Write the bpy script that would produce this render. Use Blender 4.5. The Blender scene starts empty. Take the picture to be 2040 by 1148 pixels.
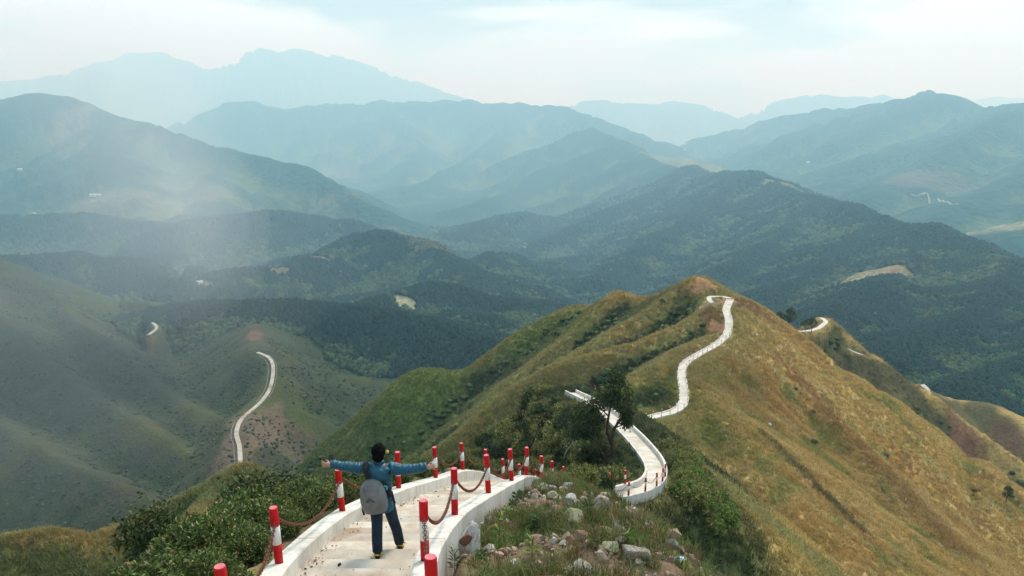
import bpy, bmesh, math, random
import numpy as np
from mathutils import Vector, Matrix, Euler

random.seed(7)
RNG = np.random.default_rng(7)
scene = bpy.context.scene
COL = scene.collection
D2R = math.radians

# ------------------------------------------------------------------ camera
PITCH = D2R(14.5)
FPX = 1587.0                       # focal length in pixels of a 2040 px wide frame (28 mm)
cam_data = bpy.data.cameras.new('camera')
cam_data.lens = 28.0
cam_data.sensor_width = 36.0
cam_data.clip_start = 0.1
cam_data.clip_end = 60000.0
cam = bpy.data.objects.new('camera', cam_data)
COL.objects.link(cam)
cam.location = (0, 0, 0)
cam.rotation_euler = (math.pi / 2 - PITCH, 0, 0)
scene.camera = cam

# ------------------------------------------------------------------ world, sun, exposure
SUN_EL, SUN_AZ = D2R(50), D2R(24)     # azimuth measured from +Y (view direction) towards +X
world = bpy.data.worlds.new('World')
scene.world = world
world.use_nodes = True
wn, wl = world.node_tree.nodes, world.node_tree.links
wn.clear()
w_out = wn.new('ShaderNodeOutputWorld')
w_bg = wn.new('ShaderNodeBackground')
w_bg.inputs['Strength'].default_value = 0.1
sky = wn.new('ShaderNodeTexSky')
sky.sky_type = 'NISHITA'
sky.sun_disc = False
sky.sun_elevation = SUN_EL
sky.sun_rotation = SUN_AZ
sky.altitude = 900
sky.dust_density = 3.0
# cloud deck: grey-white stratus with soft brighter and darker rolls over the whole sky
tc = wn.new('ShaderNodeTexCoord')
sep = wn.new('ShaderNodeSeparateXYZ')
wl.new(tc.outputs['Generated'], sep.inputs[0])
zc = wn.new('ShaderNodeMath'); zc.operation = 'MAXIMUM'; zc.inputs[1].default_value = 0.0
wl.new(sep.outputs['Z'], zc.inputs[0])
za = wn.new('ShaderNodeMath'); za.operation = 'ADD'; za.inputs[1].default_value = 0.16
wl.new(zc.outputs[0], za.inputs[0])
dv = wn.new('ShaderNodeVectorMath'); dv.operation = 'DIVIDE'
wl.new(tc.outputs['Generated'], dv.inputs[0])
cmb = wn.new('ShaderNodeCombineXYZ')
for i in range(3):
    wl.new(za.outputs[0], cmb.inputs[i])
wl.new(cmb.outputs[0], dv.inputs[1])
nz = wn.new('ShaderNodeTexNoise')
nz.inputs['Scale'].default_value = 0.6
nz.inputs['Detail'].default_value = 6.0
nz.inputs['Roughness'].default_value = 0.52
nz.inputs['Distortion'].default_value = 0.35
wl.new(dv.outputs[0], nz.inputs['Vector'])
cr = wn.new('ShaderNodeValToRGB')
cr.color_ramp.elements[0].position = 0.43
cr.color_ramp.elements[0].color = (3.2, 4.4, 5.1, 1)
cr.color_ramp.elements[1].position = 0.55
cr.color_ramp.elements[1].color = (8.3, 10.1, 11.2, 1)
wl.new(nz.outputs['Fac'], cr.inputs[0])
mx = wn.new('ShaderNodeMix'); mx.data_type = 'RGBA'
mx.inputs['Factor'].default_value = 0.9
wl.new(sky.outputs[0], mx.inputs['A'])
wl.new(cr.outputs[0], mx.inputs['B'])
wl.new(mx.outputs['Result'], w_bg.inputs['Color'])
wl.new(w_bg.outputs[0], w_out.inputs[0])

sun_data = bpy.data.lights.new('sun', 'SUN')
sun_data.energy = 2.4
sun_data.angle = D2R(14)
sun_data.color = (1.0, 0.95, 0.86)
sun = bpy.data.objects.new('sun', sun_data)
COL.objects.link(sun)
sun_dir = Vector((math.sin(SUN_AZ) * math.cos(SUN_EL), math.cos(SUN_AZ) * math.cos(SUN_EL), math.sin(SUN_EL)))
sun.rotation_euler = sun_dir.to_track_quat('Z', 'Y').to_euler()

vs = scene.view_settings
vs.view_transform = 'Standard'
vs.look = 'None'
vs.exposure = 0.5
vs.gamma = 1.0
vs.use_curve_mapping = False
cy = scene.cycles
cy.use_denoising = True
cy.max_bounces = 7
cy.diffuse_bounces = 2
cy.glossy_bounces = 2
cy.transmission_bounces = 2
cy.volume_bounces = 3
cy.transparent_max_bounces = 8
cy.sample_clamp_indirect = 6.0
cy.adaptive_threshold = 0.02
cy.use_light_tree = False

# ------------------------------------------------------------------ helpers
SP, CP = math.sin(PITCH), math.cos(PITCH)
def W(Y):
    """survey distances beyond 600 m are stretched to the real depth of the mountain country"""
    return np.where(np.asarray(Y) <= 600.0, Y, 600.0 * (np.maximum(Y, 1.0) / 600.0) ** 1.75)
def W_inv(Y):
    return np.where(np.asarray(Y) <= 600.0, Y, 600.0 * (np.maximum(Y, 1.0) / 600.0) ** (1 / 1.75))
def P(u, v, Y):
    """the place, Y metres out, that stands at position (u, v) of the survey photograph"""
    Y = float(W(Y))
    y = -(v - 574.0) / FPX
    t = Y / (CP + y * SP)
    return ((u - 1020.0) / FPX * t, Y, t * (-SP + y * CP))

def link(name, mesh, mat=None, parent=None):
    o = bpy.data.objects.new(name, mesh)
    COL.objects.link(o)
    if mat is not None and len(mesh.materials) == 0:
        mesh.materials.append(mat)
    if parent is not None:
        o.parent = parent
    return o

def tag(o, label=None, cat=None, group=None, kind=None):
    if label: o['label'] = label
    if cat: o['category'] = cat
    if group: o['group'] = group
    if kind: o['kind'] = kind
    return o

def empty(name, loc=(0, 0, 0), rz=0.0):
    o = bpy.data.objects.new(name, None)
    COL.objects.link(o)
    o.location = loc
    o.rotation_euler = (0, 0, rz)
    o.empty_display_size = 0.2
    return o

def mesh_np(name, verts, faces, smooth=False):
    """verts (n,3) array, faces (m,k) array of equal-sided polygons"""
    verts = np.asarray(verts, dtype=np.float32)
    faces = np.asarray(faces, dtype=np.int32)
    me = bpy.data.meshes.new(name)
    n, (m, k) = len(verts), faces.shape
    me.vertices.add(n); me.vertices.foreach_set('co', verts.ravel())
    me.loops.add(m * k); me.loops.foreach_set('vertex_index', faces.ravel())
    me.polygons.add(m)
    me.polygons.foreach_set('loop_start', np.arange(0, m * k, k, dtype=np.int32))
    if smooth:
        me.polygons.foreach_set('use_smooth', np.ones(m, dtype=bool))
    me.update(calc_edges=True)
    me.validate(clean_customdata=False)
    return me

class MB:
    """collects shapes, builds one mesh"""
    def __init__(self):
        self.v, self.f, self.m = [], [], []
    def add(self, verts, faces, mi=0):
        b = len(self.v)
        self.v += [tuple(x) for x in verts]
        self.f += [tuple(i + b for i in f) for f in faces]
        self.m += [mi] * len(faces)
    def tube(self, pts, radii, n=8, caps=True, mi=0):
        pts = [Vector(p) for p in pts]
        if not hasattr(radii, '__len__'): radii = [radii] * len(pts)
        rings, up = [], None
        for i, p in enumerate(pts):
            t = (pts[min(i + 1, len(pts) - 1)] - pts[max(i - 1, 0)])
            if t.length < 1e-9: t = Vector((0, 0, 1))
            t.normalize()
            if up is None:
                up = Vector((1, 0, 0)) if abs(t.x) < 0.8 else Vector((0, 1, 0))
            a = (up - t * up.dot(t))
            if a.length < 1e-6: a = t.orthogonal()
            a.normalize(); b = t.cross(a); up = a
            rings.append([p + (a * math.cos(q) + b * math.sin(q)) * radii[i] for q in [2 * math.pi * k / n for k in range(n)]])
        V = [x for r in rings for x in r]
        F = [(i * n + k, i * n + (k + 1) % n, (i + 1) * n + (k + 1) % n, (i + 1) * n + k) for i in range(len(pts) - 1) for k in range(n)]
        if caps:
            F.append(tuple(range(n - 1, -1, -1)))
            F.append(tuple(range((len(pts) - 1) * n, len(pts) * n)))
        self.add(V, F, mi)
    def box(self, c, s, rot=None, mi=0):
        V = []
        for sx in (-1, 1):
            for sy in (-1, 1):
                for sz in (-1, 1):
                    q = Vector((sx * s[0] / 2, sy * s[1] / 2, sz * s[2] / 2))
                    if rot is not None: q = rot @ q
                    V.append(q + Vector(c))
        self.add(V, [(0, 1, 3, 2), (4, 6, 7, 5), (0, 4, 5, 1), (2, 3, 7, 6), (0, 2, 6, 4), (1, 5, 7, 3)], mi)
    def mesh(self, name, smooth=False):
        me = bpy.data.meshes.new(name)
        me.from_pydata(self.v, [], self.f)
        if smooth:
            me.polygons.foreach_set('use_smooth', [True] * len(me.polygons))
        if any(self.m):
            me.polygons.foreach_set('material_index', self.m)
        me.update()
        return me
    def build(self, name, mat=None, parent=None, smooth=False):
        return link(name, self.mesh(name, smooth), mat, parent)

def hash2(ix, iy, seed):
    h = ix * np.uint32(374761393) + iy * np.uint32(668265263) + np.uint32(seed * 97463 + 12345)
    h = (h ^ (h >> np.uint32(13))) * np.uint32(1274126177)
    h = h ^ (h >> np.uint32(16))
    return (h & np.uint32(0xFFFF)).astype(np.float32) * np.float32(1 / 65535.0)

def noise2(x, y, seed=0):
    """value noise in -1..1"""
    x = np.asarray(x, dtype=np.float32); y = np.asarray(y, dtype=np.float32)
    xi, yi = np.floor(x), np.floor(y)
    fx, fy = x - xi, y - yi
    ux, uy = fx * fx * fx * (fx * (fx * 6 - 15) + 10), fy * fy * fy * (fy * (fy * 6 - 15) + 10)
    xi, yi = xi.astype(np.int32).astype(np.uint32), yi.astype(np.int32).astype(np.uint32)
    x1, y1 = xi + np.uint32(1), yi + np.uint32(1)
    a, b = hash2(xi, yi, seed), hash2(x1, yi, seed)
    c, d = hash2(xi, y1, seed), hash2(x1, y1, seed)
    return ((a + (b - a) * ux) * (1 - uy) + (c + (d - c) * ux) * uy) * 2 - 1

def fbm(x, y, seed=0, octaves=4, gain=0.5):
    s, amp, tot = 0, 1.0, 0.0
    for o in range(octaves):
        s = s + amp * noise2(x * 2 ** o + 17.3 * o, y * 2 ** o - 9.1 * o, seed + o)
        tot += amp; amp *= gain
    return s / tot

def sstep(a, b, x):
    t = np.clip((x - a) / (b - a), 0, 1)
    return t * t * (3 - 2 * t)

def catmull(pts, sub):
    pts = np.asarray(pts, dtype=np.float64)
    ext = np.vstack([2 * pts[0] - pts[1], pts, 2 * pts[-1] - pts[-2]])
    out = []
    for i in range(1, len(ext) - 2):
        p0, p1, p2, p3 = ext[i - 1], ext[i], ext[i + 1], ext[i + 2]
        for k in range(sub):
            t = k / sub
            out.append(0.5 * (2 * p1 + (p2 - p0) * t + (2 * p0 - 5 * p1 + 4 * p2 - p3) * t * t + (3 * p1 - p0 - 3 * p2 + p3) * t ** 3))
    out.append(pts[-1])
    return np.array(out)

# ------------------------------------------------------------------ materials
def new_mat(name, rough=0.9, spec=0.2):
    m = bpy.data.materials.new(name)
    m.use_nodes = True
    b = m.node_tree.nodes['Principled BSDF']
    b.inputs['Roughness'].default_value = rough
    b.inputs['Specular IOR Level'].default_value = spec
    return m, m.node_tree.nodes, m.node_tree.links, b

def noise_mat(name, c1, c2, scale, rough=0.9, spec=0.2, detail=5.0, bump=0.0, bump_scale=None, c3=None, scale3=1.0, lo=0.35, hi=0.65, lo3=0.5, hi3=0.65):
    """two colours mixed by noise, an optional third in separate patches, optional bump; object coordinates"""
    m, n, l, b = new_mat(name, rough, spec)
    t = n.new('ShaderNodeTexCoord')
    x = n.new('ShaderNodeTexNoise'); x.inputs['Scale'].default_value = scale; x.inputs['Detail'].default_value = detail
    l.new(t.outputs['Object'], x.inputs['Vector'])
    r = n.new('ShaderNodeValToRGB')
    r.color_ramp.elements[0].position = lo; r.color_ramp.elements[0].color = (*c1, 1)
    r.color_ramp.elements[1].position = hi; r.color_ramp.elements[1].color = (*c2, 1)
    l.new(x.outputs['Fac'], r.inputs[0])
    col = r.outputs[0]
    if c3 is not None:
        y = n.new('ShaderNodeTexNoise'); y.inputs['Scale'].default_value = scale3; y.inputs['Detail'].default_value = 4
        l.new(t.outputs['Object'], y.inputs['Vector'])
        q = n.new('ShaderNodeMapRange'); q.inputs[1].default_value = lo3; q.inputs[2].default_value = hi3
        l.new(y.outputs['Fac'], q.inputs[0])
        k = n.new('ShaderNodeMix'); k.data_type = 'RGBA'
        l.new(q.outputs[0], k.inputs['Factor']); l.new(col, k.inputs['A']); k.inputs['B'].default_value = (*c3, 1)
        col = k.outputs['Result']
    l.new(col, b.inputs['Base Color'])
    if bump:
        z = n.new('ShaderNodeTexNoise'); z.inputs['Scale'].default_value = bump_scale or scale * 3; z.inputs['Detail'].default_value = 6
        l.new(t.outputs['Object'], z.inputs['Vector'])
        u = n.new('ShaderNodeBump'); u.inputs['Strength'].default_value = 1.0; u.inputs['Distance'].default_value = bump
        l.new(z.outputs['Fac'], u.inputs['Height']); l.new(u.outputs[0], b.inputs['Normal'])
    return m
# ------------------------------------------------------------------ terrain: crests of the ridges
# each ridge: group, crest points, slope to the left and right of its direction, flat half width, rounding, gully depth, gully spacing
RIDGES = []
def ridge(group, pts, sl, sr, flat=0.0, rnd=4.0, gul=0.0, lam=60.0, sub=4, world=False, k=None):
    w = [tuple(p) for p in pts]
    ym = float(np.mean([p[1] for p in w])); sc = ym / float(W_inv(ym))
    rnd, lam = rnd * sc, lam * sc
    RIDGES.append(dict(group=group, pts=catmull(w, sub), sl=sl, sr=sr, flat=flat, rnd=rnd, gul=gul, lam=lam, k=k, seed=len(RIDGES) * 13 + 5))

# tops of the two parapet walls of the stairs, at the foot of each bollard
LW = np.array([(-2.0, -1.5, -2.0), (-2.2, 2.6, -3.45), (-2.36, 5.7, -4.55), P(556, 1122, 8.3), P(682, 1018, 11.5), P(794, 972, 13.6), P(868, 952, 16.0), P(922, 936, 18.6), P(967, 943, 20.7), P(1003, 957, 22.7), P(1036, 963, 25.2), P(1065, 970, 27.8), P(1092, 974, 30.5), P(1117, 980, 33.0), P(1165, 990, 35.6)])
RW = np.array([(-0.35, -1.5, -1.9), (-0.45, 2.6, -3.2), (-0.60, 5.3, -4.2), P(847, 1117, 7.8), P(906, 1025, 10.5), P(973, 982, 12.9), P(1019, 958, 15.4), P(1049, 947, 17.6), P(1079, 956, 20.5), P(1100, 961, 23.4), P(1122, 966, 27.0), P(1150, 985, 30.0), P(1180, 1000, 33.0), P(1205, 1003, 35.4)])
LWC, RWC = catmull(LW, 8), catmull(RW, 8)
def at_y(track, y):
    return np.array([np.interp(y, track[:, 1], track[:, 0]), y, np.interp(y, track[:, 1], track[:, 2])])
FLOOR_DROP = 0.42
STAIR = []
for yy in np.arange(-1.0, 35.01, 1.5):
    a_, b_ = at_y(LWC, yy), at_y(RWC, yy)
    STAIR.append(((a_[0] + b_[0]) / 2, yy, (a_[2] + b_[2]) / 2 - FLOOR_DROP))
STAIR = np.array(STAIR)
# the spur with the stairs and the hairpin path
ridge('near', [(-1.2, -12, -1.2)] + [(a, b, c - 0.2) for a, b, c in STAIR], 0.85, 0.95, flat=1.5, rnd=0.7, sub=2)
ridge('near', [(0.5, -8, -1.2), (0.4, 0, -2.75), (0.6, 5, -4.8), (1.1, 9.3, -6.2), (1.1, 12.5, -7.65), (0.95, 16, -9.25), (0.9, 18, -10.85), (1.0, 20.5, -13.4)],
      0.9, 1.9, flat=1.15, rnd=0.35, sub=3)
HAIR = [P(1190, 996, 36.6), P(1212, 992, 36.6), P(1245, 987, 37), P(1285, 975, 37.8), P(1305, 955, 40), P(1303, 925, 44), P(1280, 892, 48.5), P(1250, 860, 54), P(1215, 828, 61), P(1175, 802, 68), P(1137, 783, 75)]
ridge('near', [(5.2, 37.5, -21.4)] + [(a, b, c - 0.25) for a, b, c in HAIR[3:]] + [(8, 80, -34.5), (12.5, 92, -43), (17, 103, -48), (19.6, 110, -49.2)],
      0.98, 0.85, flat=1.1, rnd=1.8, gul=0.05, lam=14, sub=3, world=True)
PATH2 = [P(1278, 838, 109), P(1310, 829, 113), P(1340, 821, 116), P(1360, 806, 119.5), P(1362, 780, 124), P(1358, 745, 131), P(1366, 724, 136), P(1395, 705, 142), P(1425, 688, 148), P(1447, 668, 153), P(1452, 640, 159), P(1447, 618, 164.5), P(1455, 597, 171)]
ridge('main', [(a, b, c - 0.2) for a, b, c in PATH2] + [P(1462, 597, 176)], 0.8, 0.85, flat=1.6, rnd=4, gul=0.1, lam=22, sub=3, world=True)
# summit behind the top of the path
ridge('main', [P(1445, 610, 168), P(1425, 582, 176), P(1395, 560, 182), P(1370, 572, 186)], 0.7, 0.85, flat=0.5, rnd=3, gul=0.1, lam=14)
ridge('main', [P(1395, 561, 182), P(1440, 578, 184), P(1475, 598, 186), P(1500, 612, 184)], 1.0, 0.85, rnd=2, gul=0.1, lam=14)
# left spurs of the main ridge
ridge('main', [P(1390, 563, 184), P(1340, 580, 188), P(1300, 590, 192), P(1265, 592, 196), P(1230, 588, 200), P(1195, 611, 205), P(1140, 612, 210), P(1090, 632, 211), P(1040, 660, 211), P(950, 728, 209), P(905, 742, 206), P(870, 737, 203), P(825, 741, 200), P(785, 778, 198), P(730, 878, 190), P(660, 935, 185), P(590, 995, 180), P(500, 1060, 174)],
      0.85, 1.0, rnd=2.0, gul=0.2, lam=24, sub=3)
ridge('main', [P(1230, 590, 199), P(1205, 608, 196), P(1161, 652, 191), P(1105, 697, 187), P(1050, 740, 182), P(960, 812, 174), P(870, 880, 166), P(760, 960, 158)], 0.85, 0.85, rnd=2.0, gul=0.2, lam=20, sub=3)
ridge('main', [P(1385, 568, 182), P(1330, 598, 178), P(1263, 636, 173), P(1189, 682, 168), P(1127, 720, 164), P(1060, 762, 160), P(1000, 805, 155), P(910, 880, 150), P(800, 950, 143)], 0.85, 0.85, rnd=2.0, gul=0.2, lam=18, sub=3)
ridge('main', [P(1425, 620, 165), P(1345, 655, 156), P(1250, 691, 151), P(1161, 714, 148), P(1093, 738, 145), P(1037, 768, 142), P(950, 840, 136), P(850, 915, 129)], 0.85, 0.9, rnd=2.0, gul=0.2, lam=18, sub=3)
ridge('main', [P(1430, 672, 150), P(1359, 704, 138), P(1291, 743, 129), P(1257, 772, 124), P(1244, 810, 119), P(1225, 880, 112)], 0.7, 0.8, rnd=2.5, gul=0.1, lam=12, sub=3)
# right spurs of the main ridge
ridge('main', [P(1455, 597, 172), P(1510, 618, 174), P(1560, 645, 172), P(1640, 708, 166), P(1740, 800, 160), P(1850, 878, 153), P(1950, 932, 147), P(2040, 985, 142), P(2200, 1090, 133)], 1.05, 0.5, rnd=1.8, gul=0.14, lam=20, sub=3)
ridge('main', [P(1478, 625, 167), P(1560, 722, 152), P(1640, 822, 140), P(1740, 930, 128), P(1850, 1040, 117), P(1960, 1140, 108), P(2100, 1250, 98)], 0.85, 0.55, rnd=4, gul=0.12, lam=16, sub=3)
ridge('main', [P(1380, 770, 127), P(1470, 880, 110), P(1560, 1000, 96), P(1660, 1120, 85), P(1750, 1240, 76)], 0.6, 0.6, rnd=4, gul=0.1, lam=16, sub=3)
# knoll to the left below the stairs
ridge('knoll', [P(480, 938, 85), P(455, 948, 86), P(380, 985, 85), P(330, 1012, 83), P(250, 1050, 79), P(170, 1080, 74), P(90, 1066, 71), P(0, 1073, 69), P(-150, 1075, 66)], 1.0, 1.0, rnd=1.8, gul=0.12, lam=12, sub=3)
ridge('knoll', [P(480, 938, 85), P(520, 955, 84), P(600, 985, 81), P(680, 1030, 76), P(760, 1100, 66)], 1.0, 0.9, rnd=1.8, gul=0.12, lam=12, sub=3)
ridge('knoll', [P(480, 938, 85), P(430, 1000, 78), P(380, 1060, 70), P(320, 1130, 62)], 1.0, 1.0, rnd=2, gul=0.1, lam=10, sub=3)
# second ridge to the right with the far bits of path
ridge('back', [P(1500, 640, 235), P(1560, 658, 258), P(1615, 648, 270), P(1645, 634, 275), P(1685, 670, 268), P(1740, 715, 262), P(1800, 756, 257), P(1860, 792, 250), P(1910, 832, 245), P(1980, 882, 238), P(2040, 925, 232), P(2200, 1030, 220)], 1.0, 0.75, rnd=2.5, gul=0.2, lam=26, sub=3)
ridge('back', [P(1740, 715, 262), P(1780, 800, 242), P(1850, 900, 222), P(1960, 1010, 205)], 0.9, 0.75, rnd=3, gul=0.16, lam=20, sub=3)
ridge('back', [P(1820, 770, 330), P(1850, 783, 335), P(1905, 800, 335), P(1965, 806, 330), P(2040, 835, 320), P(2200, 900, 300)], 0.6, 0.55, rnd=4, gul=0.16, lam=30, sub=3)
# left hillside with the valley road
ridge('left', [P(-250, 440, 720), P(-100, 505, 690), P(0, 540, 680), P(60, 570, 690), P(150, 592, 705), P(240, 594, 715), P(290, 598, 720), P(350, 628, 700), P(420, 652, 670), P(480, 656, 640), P(510, 647, 620), P(560, 692, 585), P(640, 742, 555), P(730, 797, 520), P(800, 850, 480)], 0.55, 0.35, rnd=6, gul=0.28, lam=60, sub=3)
ROADL = [P(480, 960, 318), P(479, 935, 330), P(477, 890, 350), P(471, 862, 366), P(482, 834, 386), P(520, 800, 412), P(539, 770, 432), P(544, 732, 455), P(536, 713, 469), P(513, 702, 482)]
ROADL2 = [P(296, 667, 600), P(312, 652, 618), P(296, 634, 640), P(305, 616, 665)]
ridge('left', [(a, b, c + 0.5) for a, b, c in ROADL] + [P(505, 690, 520), P(508, 655, 612)], 0.65, 0.65, flat=2.5, rnd=3, gul=0.25, lam=30, sub=3, world=True)
ridge('left', [P(120, 600, 690), P(150, 640, 600), P(230, 690, 540), P(324, 776, 465), P(390, 812, 430), P(462, 850, 385)], 0.68, 0.68, rnd=4, gul=0.32, lam=34, sub=3)
ridge('left', [P(-60, 560, 640), P(0, 640, 560), P(120, 745, 480), P(250, 825, 415), P(350, 885, 375), P(440, 945, 345)], 0.68, 0.68, rnd=4, gul=0.32, lam=34, sub=3)
ridge('left', [P(-200, 700, 480), P(-60, 800, 420), P(60, 880, 380), P(200, 950, 345), P(330, 1010, 315)], 0.68, 0.68, rnd=4, gul=0.32, lam=34, sub=3)
ridge('left', [P(540, 735, 470), P(600, 800, 450), P(650, 860, 430), P(640, 930, 390)], 0.4, 0.5, rnd=4, gul=0.2, lam=30, sub=3)
# low wooded hills in the valley
for pts in ([(380, 610, 660), (430, 601, 665), (540, 600, 670), (650, 615, 660), (760, 626, 645), (870, 650, 625), (990, 690, 590), (1080, 730, 560)],
            [(600, 540, 1050), (660, 500, 1080), (750, 464, 1100), (860, 500, 1050), (950, 548, 980), (1040, 600, 900)],
            [(-250, 425, 1350), (0, 431, 1370), (100, 428, 1390), (190, 431, 1400), (280, 450, 1380)],
            [(340, 462, 1300), (400, 443, 1340), (480, 436, 1370), (570, 431, 1400), (680, 446, 1400), (770, 475, 1350)],
            [(-150, 520, 950), (60, 510, 980), (200, 520, 980), (350, 560, 900), (450, 546, 960), (570, 532, 1000), (630, 517, 1030)],
            [(740, 600, 800), (850, 571, 850), (960, 582, 820), (1050, 612, 780), (1120, 650, 730)],
            [(900, 480, 1500), (980, 440, 1600), (1060, 420, 1700)]):
    ridge('wood', [P(*p) for p in pts], 0.33, 0.33, rnd=14, gul=0.42, lam=75, sub=3, world=True)
# the long wooded ridge behind the summit and its spurs
ridge('wood', [P(1050, 300, 2500), P(1120, 282, 2400), P(1150, 264, 2320), P(1180, 261, 2300), P(1215, 268, 2200), P(1250, 290, 2100), P(1320, 325, 1900), P(1385, 341, 1750), P(1500, 350, 1500), P(1545, 372, 1400), P(1640, 404, 1250), P(1700, 415, 1170), P(1765, 447, 1080), P(1860, 457, 1000), P(1945, 492, 920), P(2040, 524, 850), P(2250, 590, 740)],
      0.5, 0.42, rnd=12, gul=0.5, lam=95, sub=3)
for pts in ([(1250, 292, 2100), (1320, 310, 2050), (1400, 320, 2050), (1480, 345, 2000), (1540, 375, 1900)],
            [(1545, 372, 1400), (1600, 378, 1500), (1650, 398, 1500), (1720, 430, 1450)],
            [(1180, 262, 2300), (1110, 330, 2150), (1020, 385, 2000), (900, 420, 1850)],
            [(1385, 342, 1750), (1270, 400, 1620), (1130, 465, 1480), (1000, 530, 1330)],
            [(1500, 351, 1500), (1400, 425, 1360), (1300, 495, 1220), (1190, 560, 1080)],
            [(1640, 405, 1250), (1540, 480, 1120), (1440, 545, 990), (1350, 600, 890)],
            [(1765, 448, 1080), (1660, 520, 960), (1560, 580, 860), (1470, 640, 760)],
            [(1860, 458, 1000), (1800, 530, 880), (1740, 580, 780), (1640, 625, 690), (1560, 680, 610)],
            [(2040, 525, 850), (1960, 600, 730), (1860, 660, 640), (1760, 705, 570)],
            [(2200, 580, 760), (2100, 680, 620), (1990, 740, 540), (1900, 770, 480)]):
    ridge('wood', [P(*p) for p in pts], 0.42, 0.42, rnd=10, gul=0.42, lam=60, sub=3, world=True)
# mountains
ridge('far', [P(-300, 195, 2150), P(-100, 200, 2050), P(0, 194, 2000), P(80, 190, 1950), P(140, 203, 1930), P(200, 226, 1900), P(260, 238, 1870), P(330, 253, 1850), P(450, 293, 1800), P(600, 335, 1700), P(720, 397, 1600), P(780, 440, 1530)], 0.5, 0.42, rnd=20, gul=0.5, lam=170, sub=3)
ridge('far', [P(200, 228, 1900), P(230, 310, 1700), P(280, 380, 1560)], 0.4, 0.4, rnd=15, gul=0.42, lam=90)
ridge('far', [P(450, 294, 1800), P(430, 350, 1650), P(420, 410, 1500)], 0.4, 0.4, rnd=15, gul=0.42, lam=90)
ridge('far', [P(250, 290, 2900), P(330, 252, 2900), P(450, 207, 2900), P(560, 210, 2900), P(650, 207, 2900), P(720, 206, 2900), P(755, 201, 2900), P(800, 207, 2880), P(900, 199, 2850), P(960, 204, 2830), P(1030, 206, 2800), P(1120, 216, 2700), P(1180, 240, 2600), P(1260, 268, 2550), P(1340, 296, 2500)], 0.5, 0.42, rnd=20, gul=0.5, lam=200, sub=3)
ridge('far', [P(755, 202, 2900), P(830, 290, 2550), P(800, 360, 2250), P(740, 420, 2000)], 0.4, 0.4, rnd=20, gul=0.5, lam=120)
ridge('far', [P(1030, 207, 2800), P(980, 290, 2480), P(880, 345, 2250), P(820, 395, 2050)], 0.4, 0.4, rnd=20, gul=0.5, lam=120)
ridge('far', [P(-400, 190, 4368), P(-150, 165, 4284), P(0, 160, 4200), P(100, 152, 4200), P(190, 121, 4200), P(250, 107, 4200), P(310, 100, 4200), P(350, 112, 4200), P(420, 134, 4200), P(470, 118, 4200), P(520, 97, 4200), P(550, 104, 4200), P(590, 96, 4200), P(640, 104, 4200), P(700, 120, 4200), P(760, 142, 4200), P(830, 163, 4200), P(920, 195, 4116), P(1000, 225, 4032)], 0.5, 0.45, rnd=20, gul=0.5, lam=350, sub=3)
ridge('far', [P(1080, 230, 3900), P(1130, 212, 3900), P(1180, 196, 3900), P(1230, 200, 3900), P(1290, 207, 3900), P(1340, 203, 3900), P(1390, 206, 3880), P(1430, 220, 3850), P(1465, 240, 3800), P(1500, 265, 3700)], 0.5, 0.45, rnd=20, gul=0.5, lam=220, sub=3)
ridge('far', [P(1470, 245, 3900), P(1540, 208, 3900), P(1590, 192, 3900), P(1630, 187, 3900), P(1700, 192, 3900), P(1760, 186, 3900), P(1800, 194, 3900), P(1900, 215, 3800)], 0.5, 0.45, rnd=20, gul=0.5, lam=220, sub=3)
ridge('far', [P(1380, 275, 2700), P(1470, 255, 2700), P(1540, 238, 2600), P(1640, 222, 2500), P(1760, 206, 2300), P(1825, 189, 2220), P(1850, 181, 2200), P(1870, 187, 2180), P(1895, 183, 2150), P(1930, 195, 2120), P(1970, 207, 2080), P(2010, 202, 2040), P(2040, 199, 2000), P(2250, 190, 1900)], 0.5, 0.4, rnd=20, gul=0.5, lam=150, sub=3)
for pts in ([(2100, 198, 1950), (2000, 225, 1850), (1920, 275, 1750), (1830, 335, 1650), (1740, 385, 1560)],
            [(1850, 183, 2200), (1760, 240, 2100), (1640, 290, 2050), (1520, 318, 2100)],
            [(2250, 240, 1700), (2120, 300, 1600), (1990, 370, 1480), (1880, 420, 1380)],
            [(2300, 330, 1400), (2150, 400, 1300), (2020, 470, 1180)],
            [(1640, 222, 2500), (1560, 268, 2450), (1460, 300, 2500)]):
    ridge('far', [P(*p) for p in pts], 0.42, 0.42, rnd=16, gul=0.5, lam=100, sub=3, world=True)
ridge('far', [P(1900, 215, 4600), P(2000, 191, 4600), P(2100, 210, 4600)], 0.5, 0.4, rnd=20, gul=0.5, lam=200)

GROUPS = ['near', 'main', 'knoll', 'back', 'left', 'wood', 'far']

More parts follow.
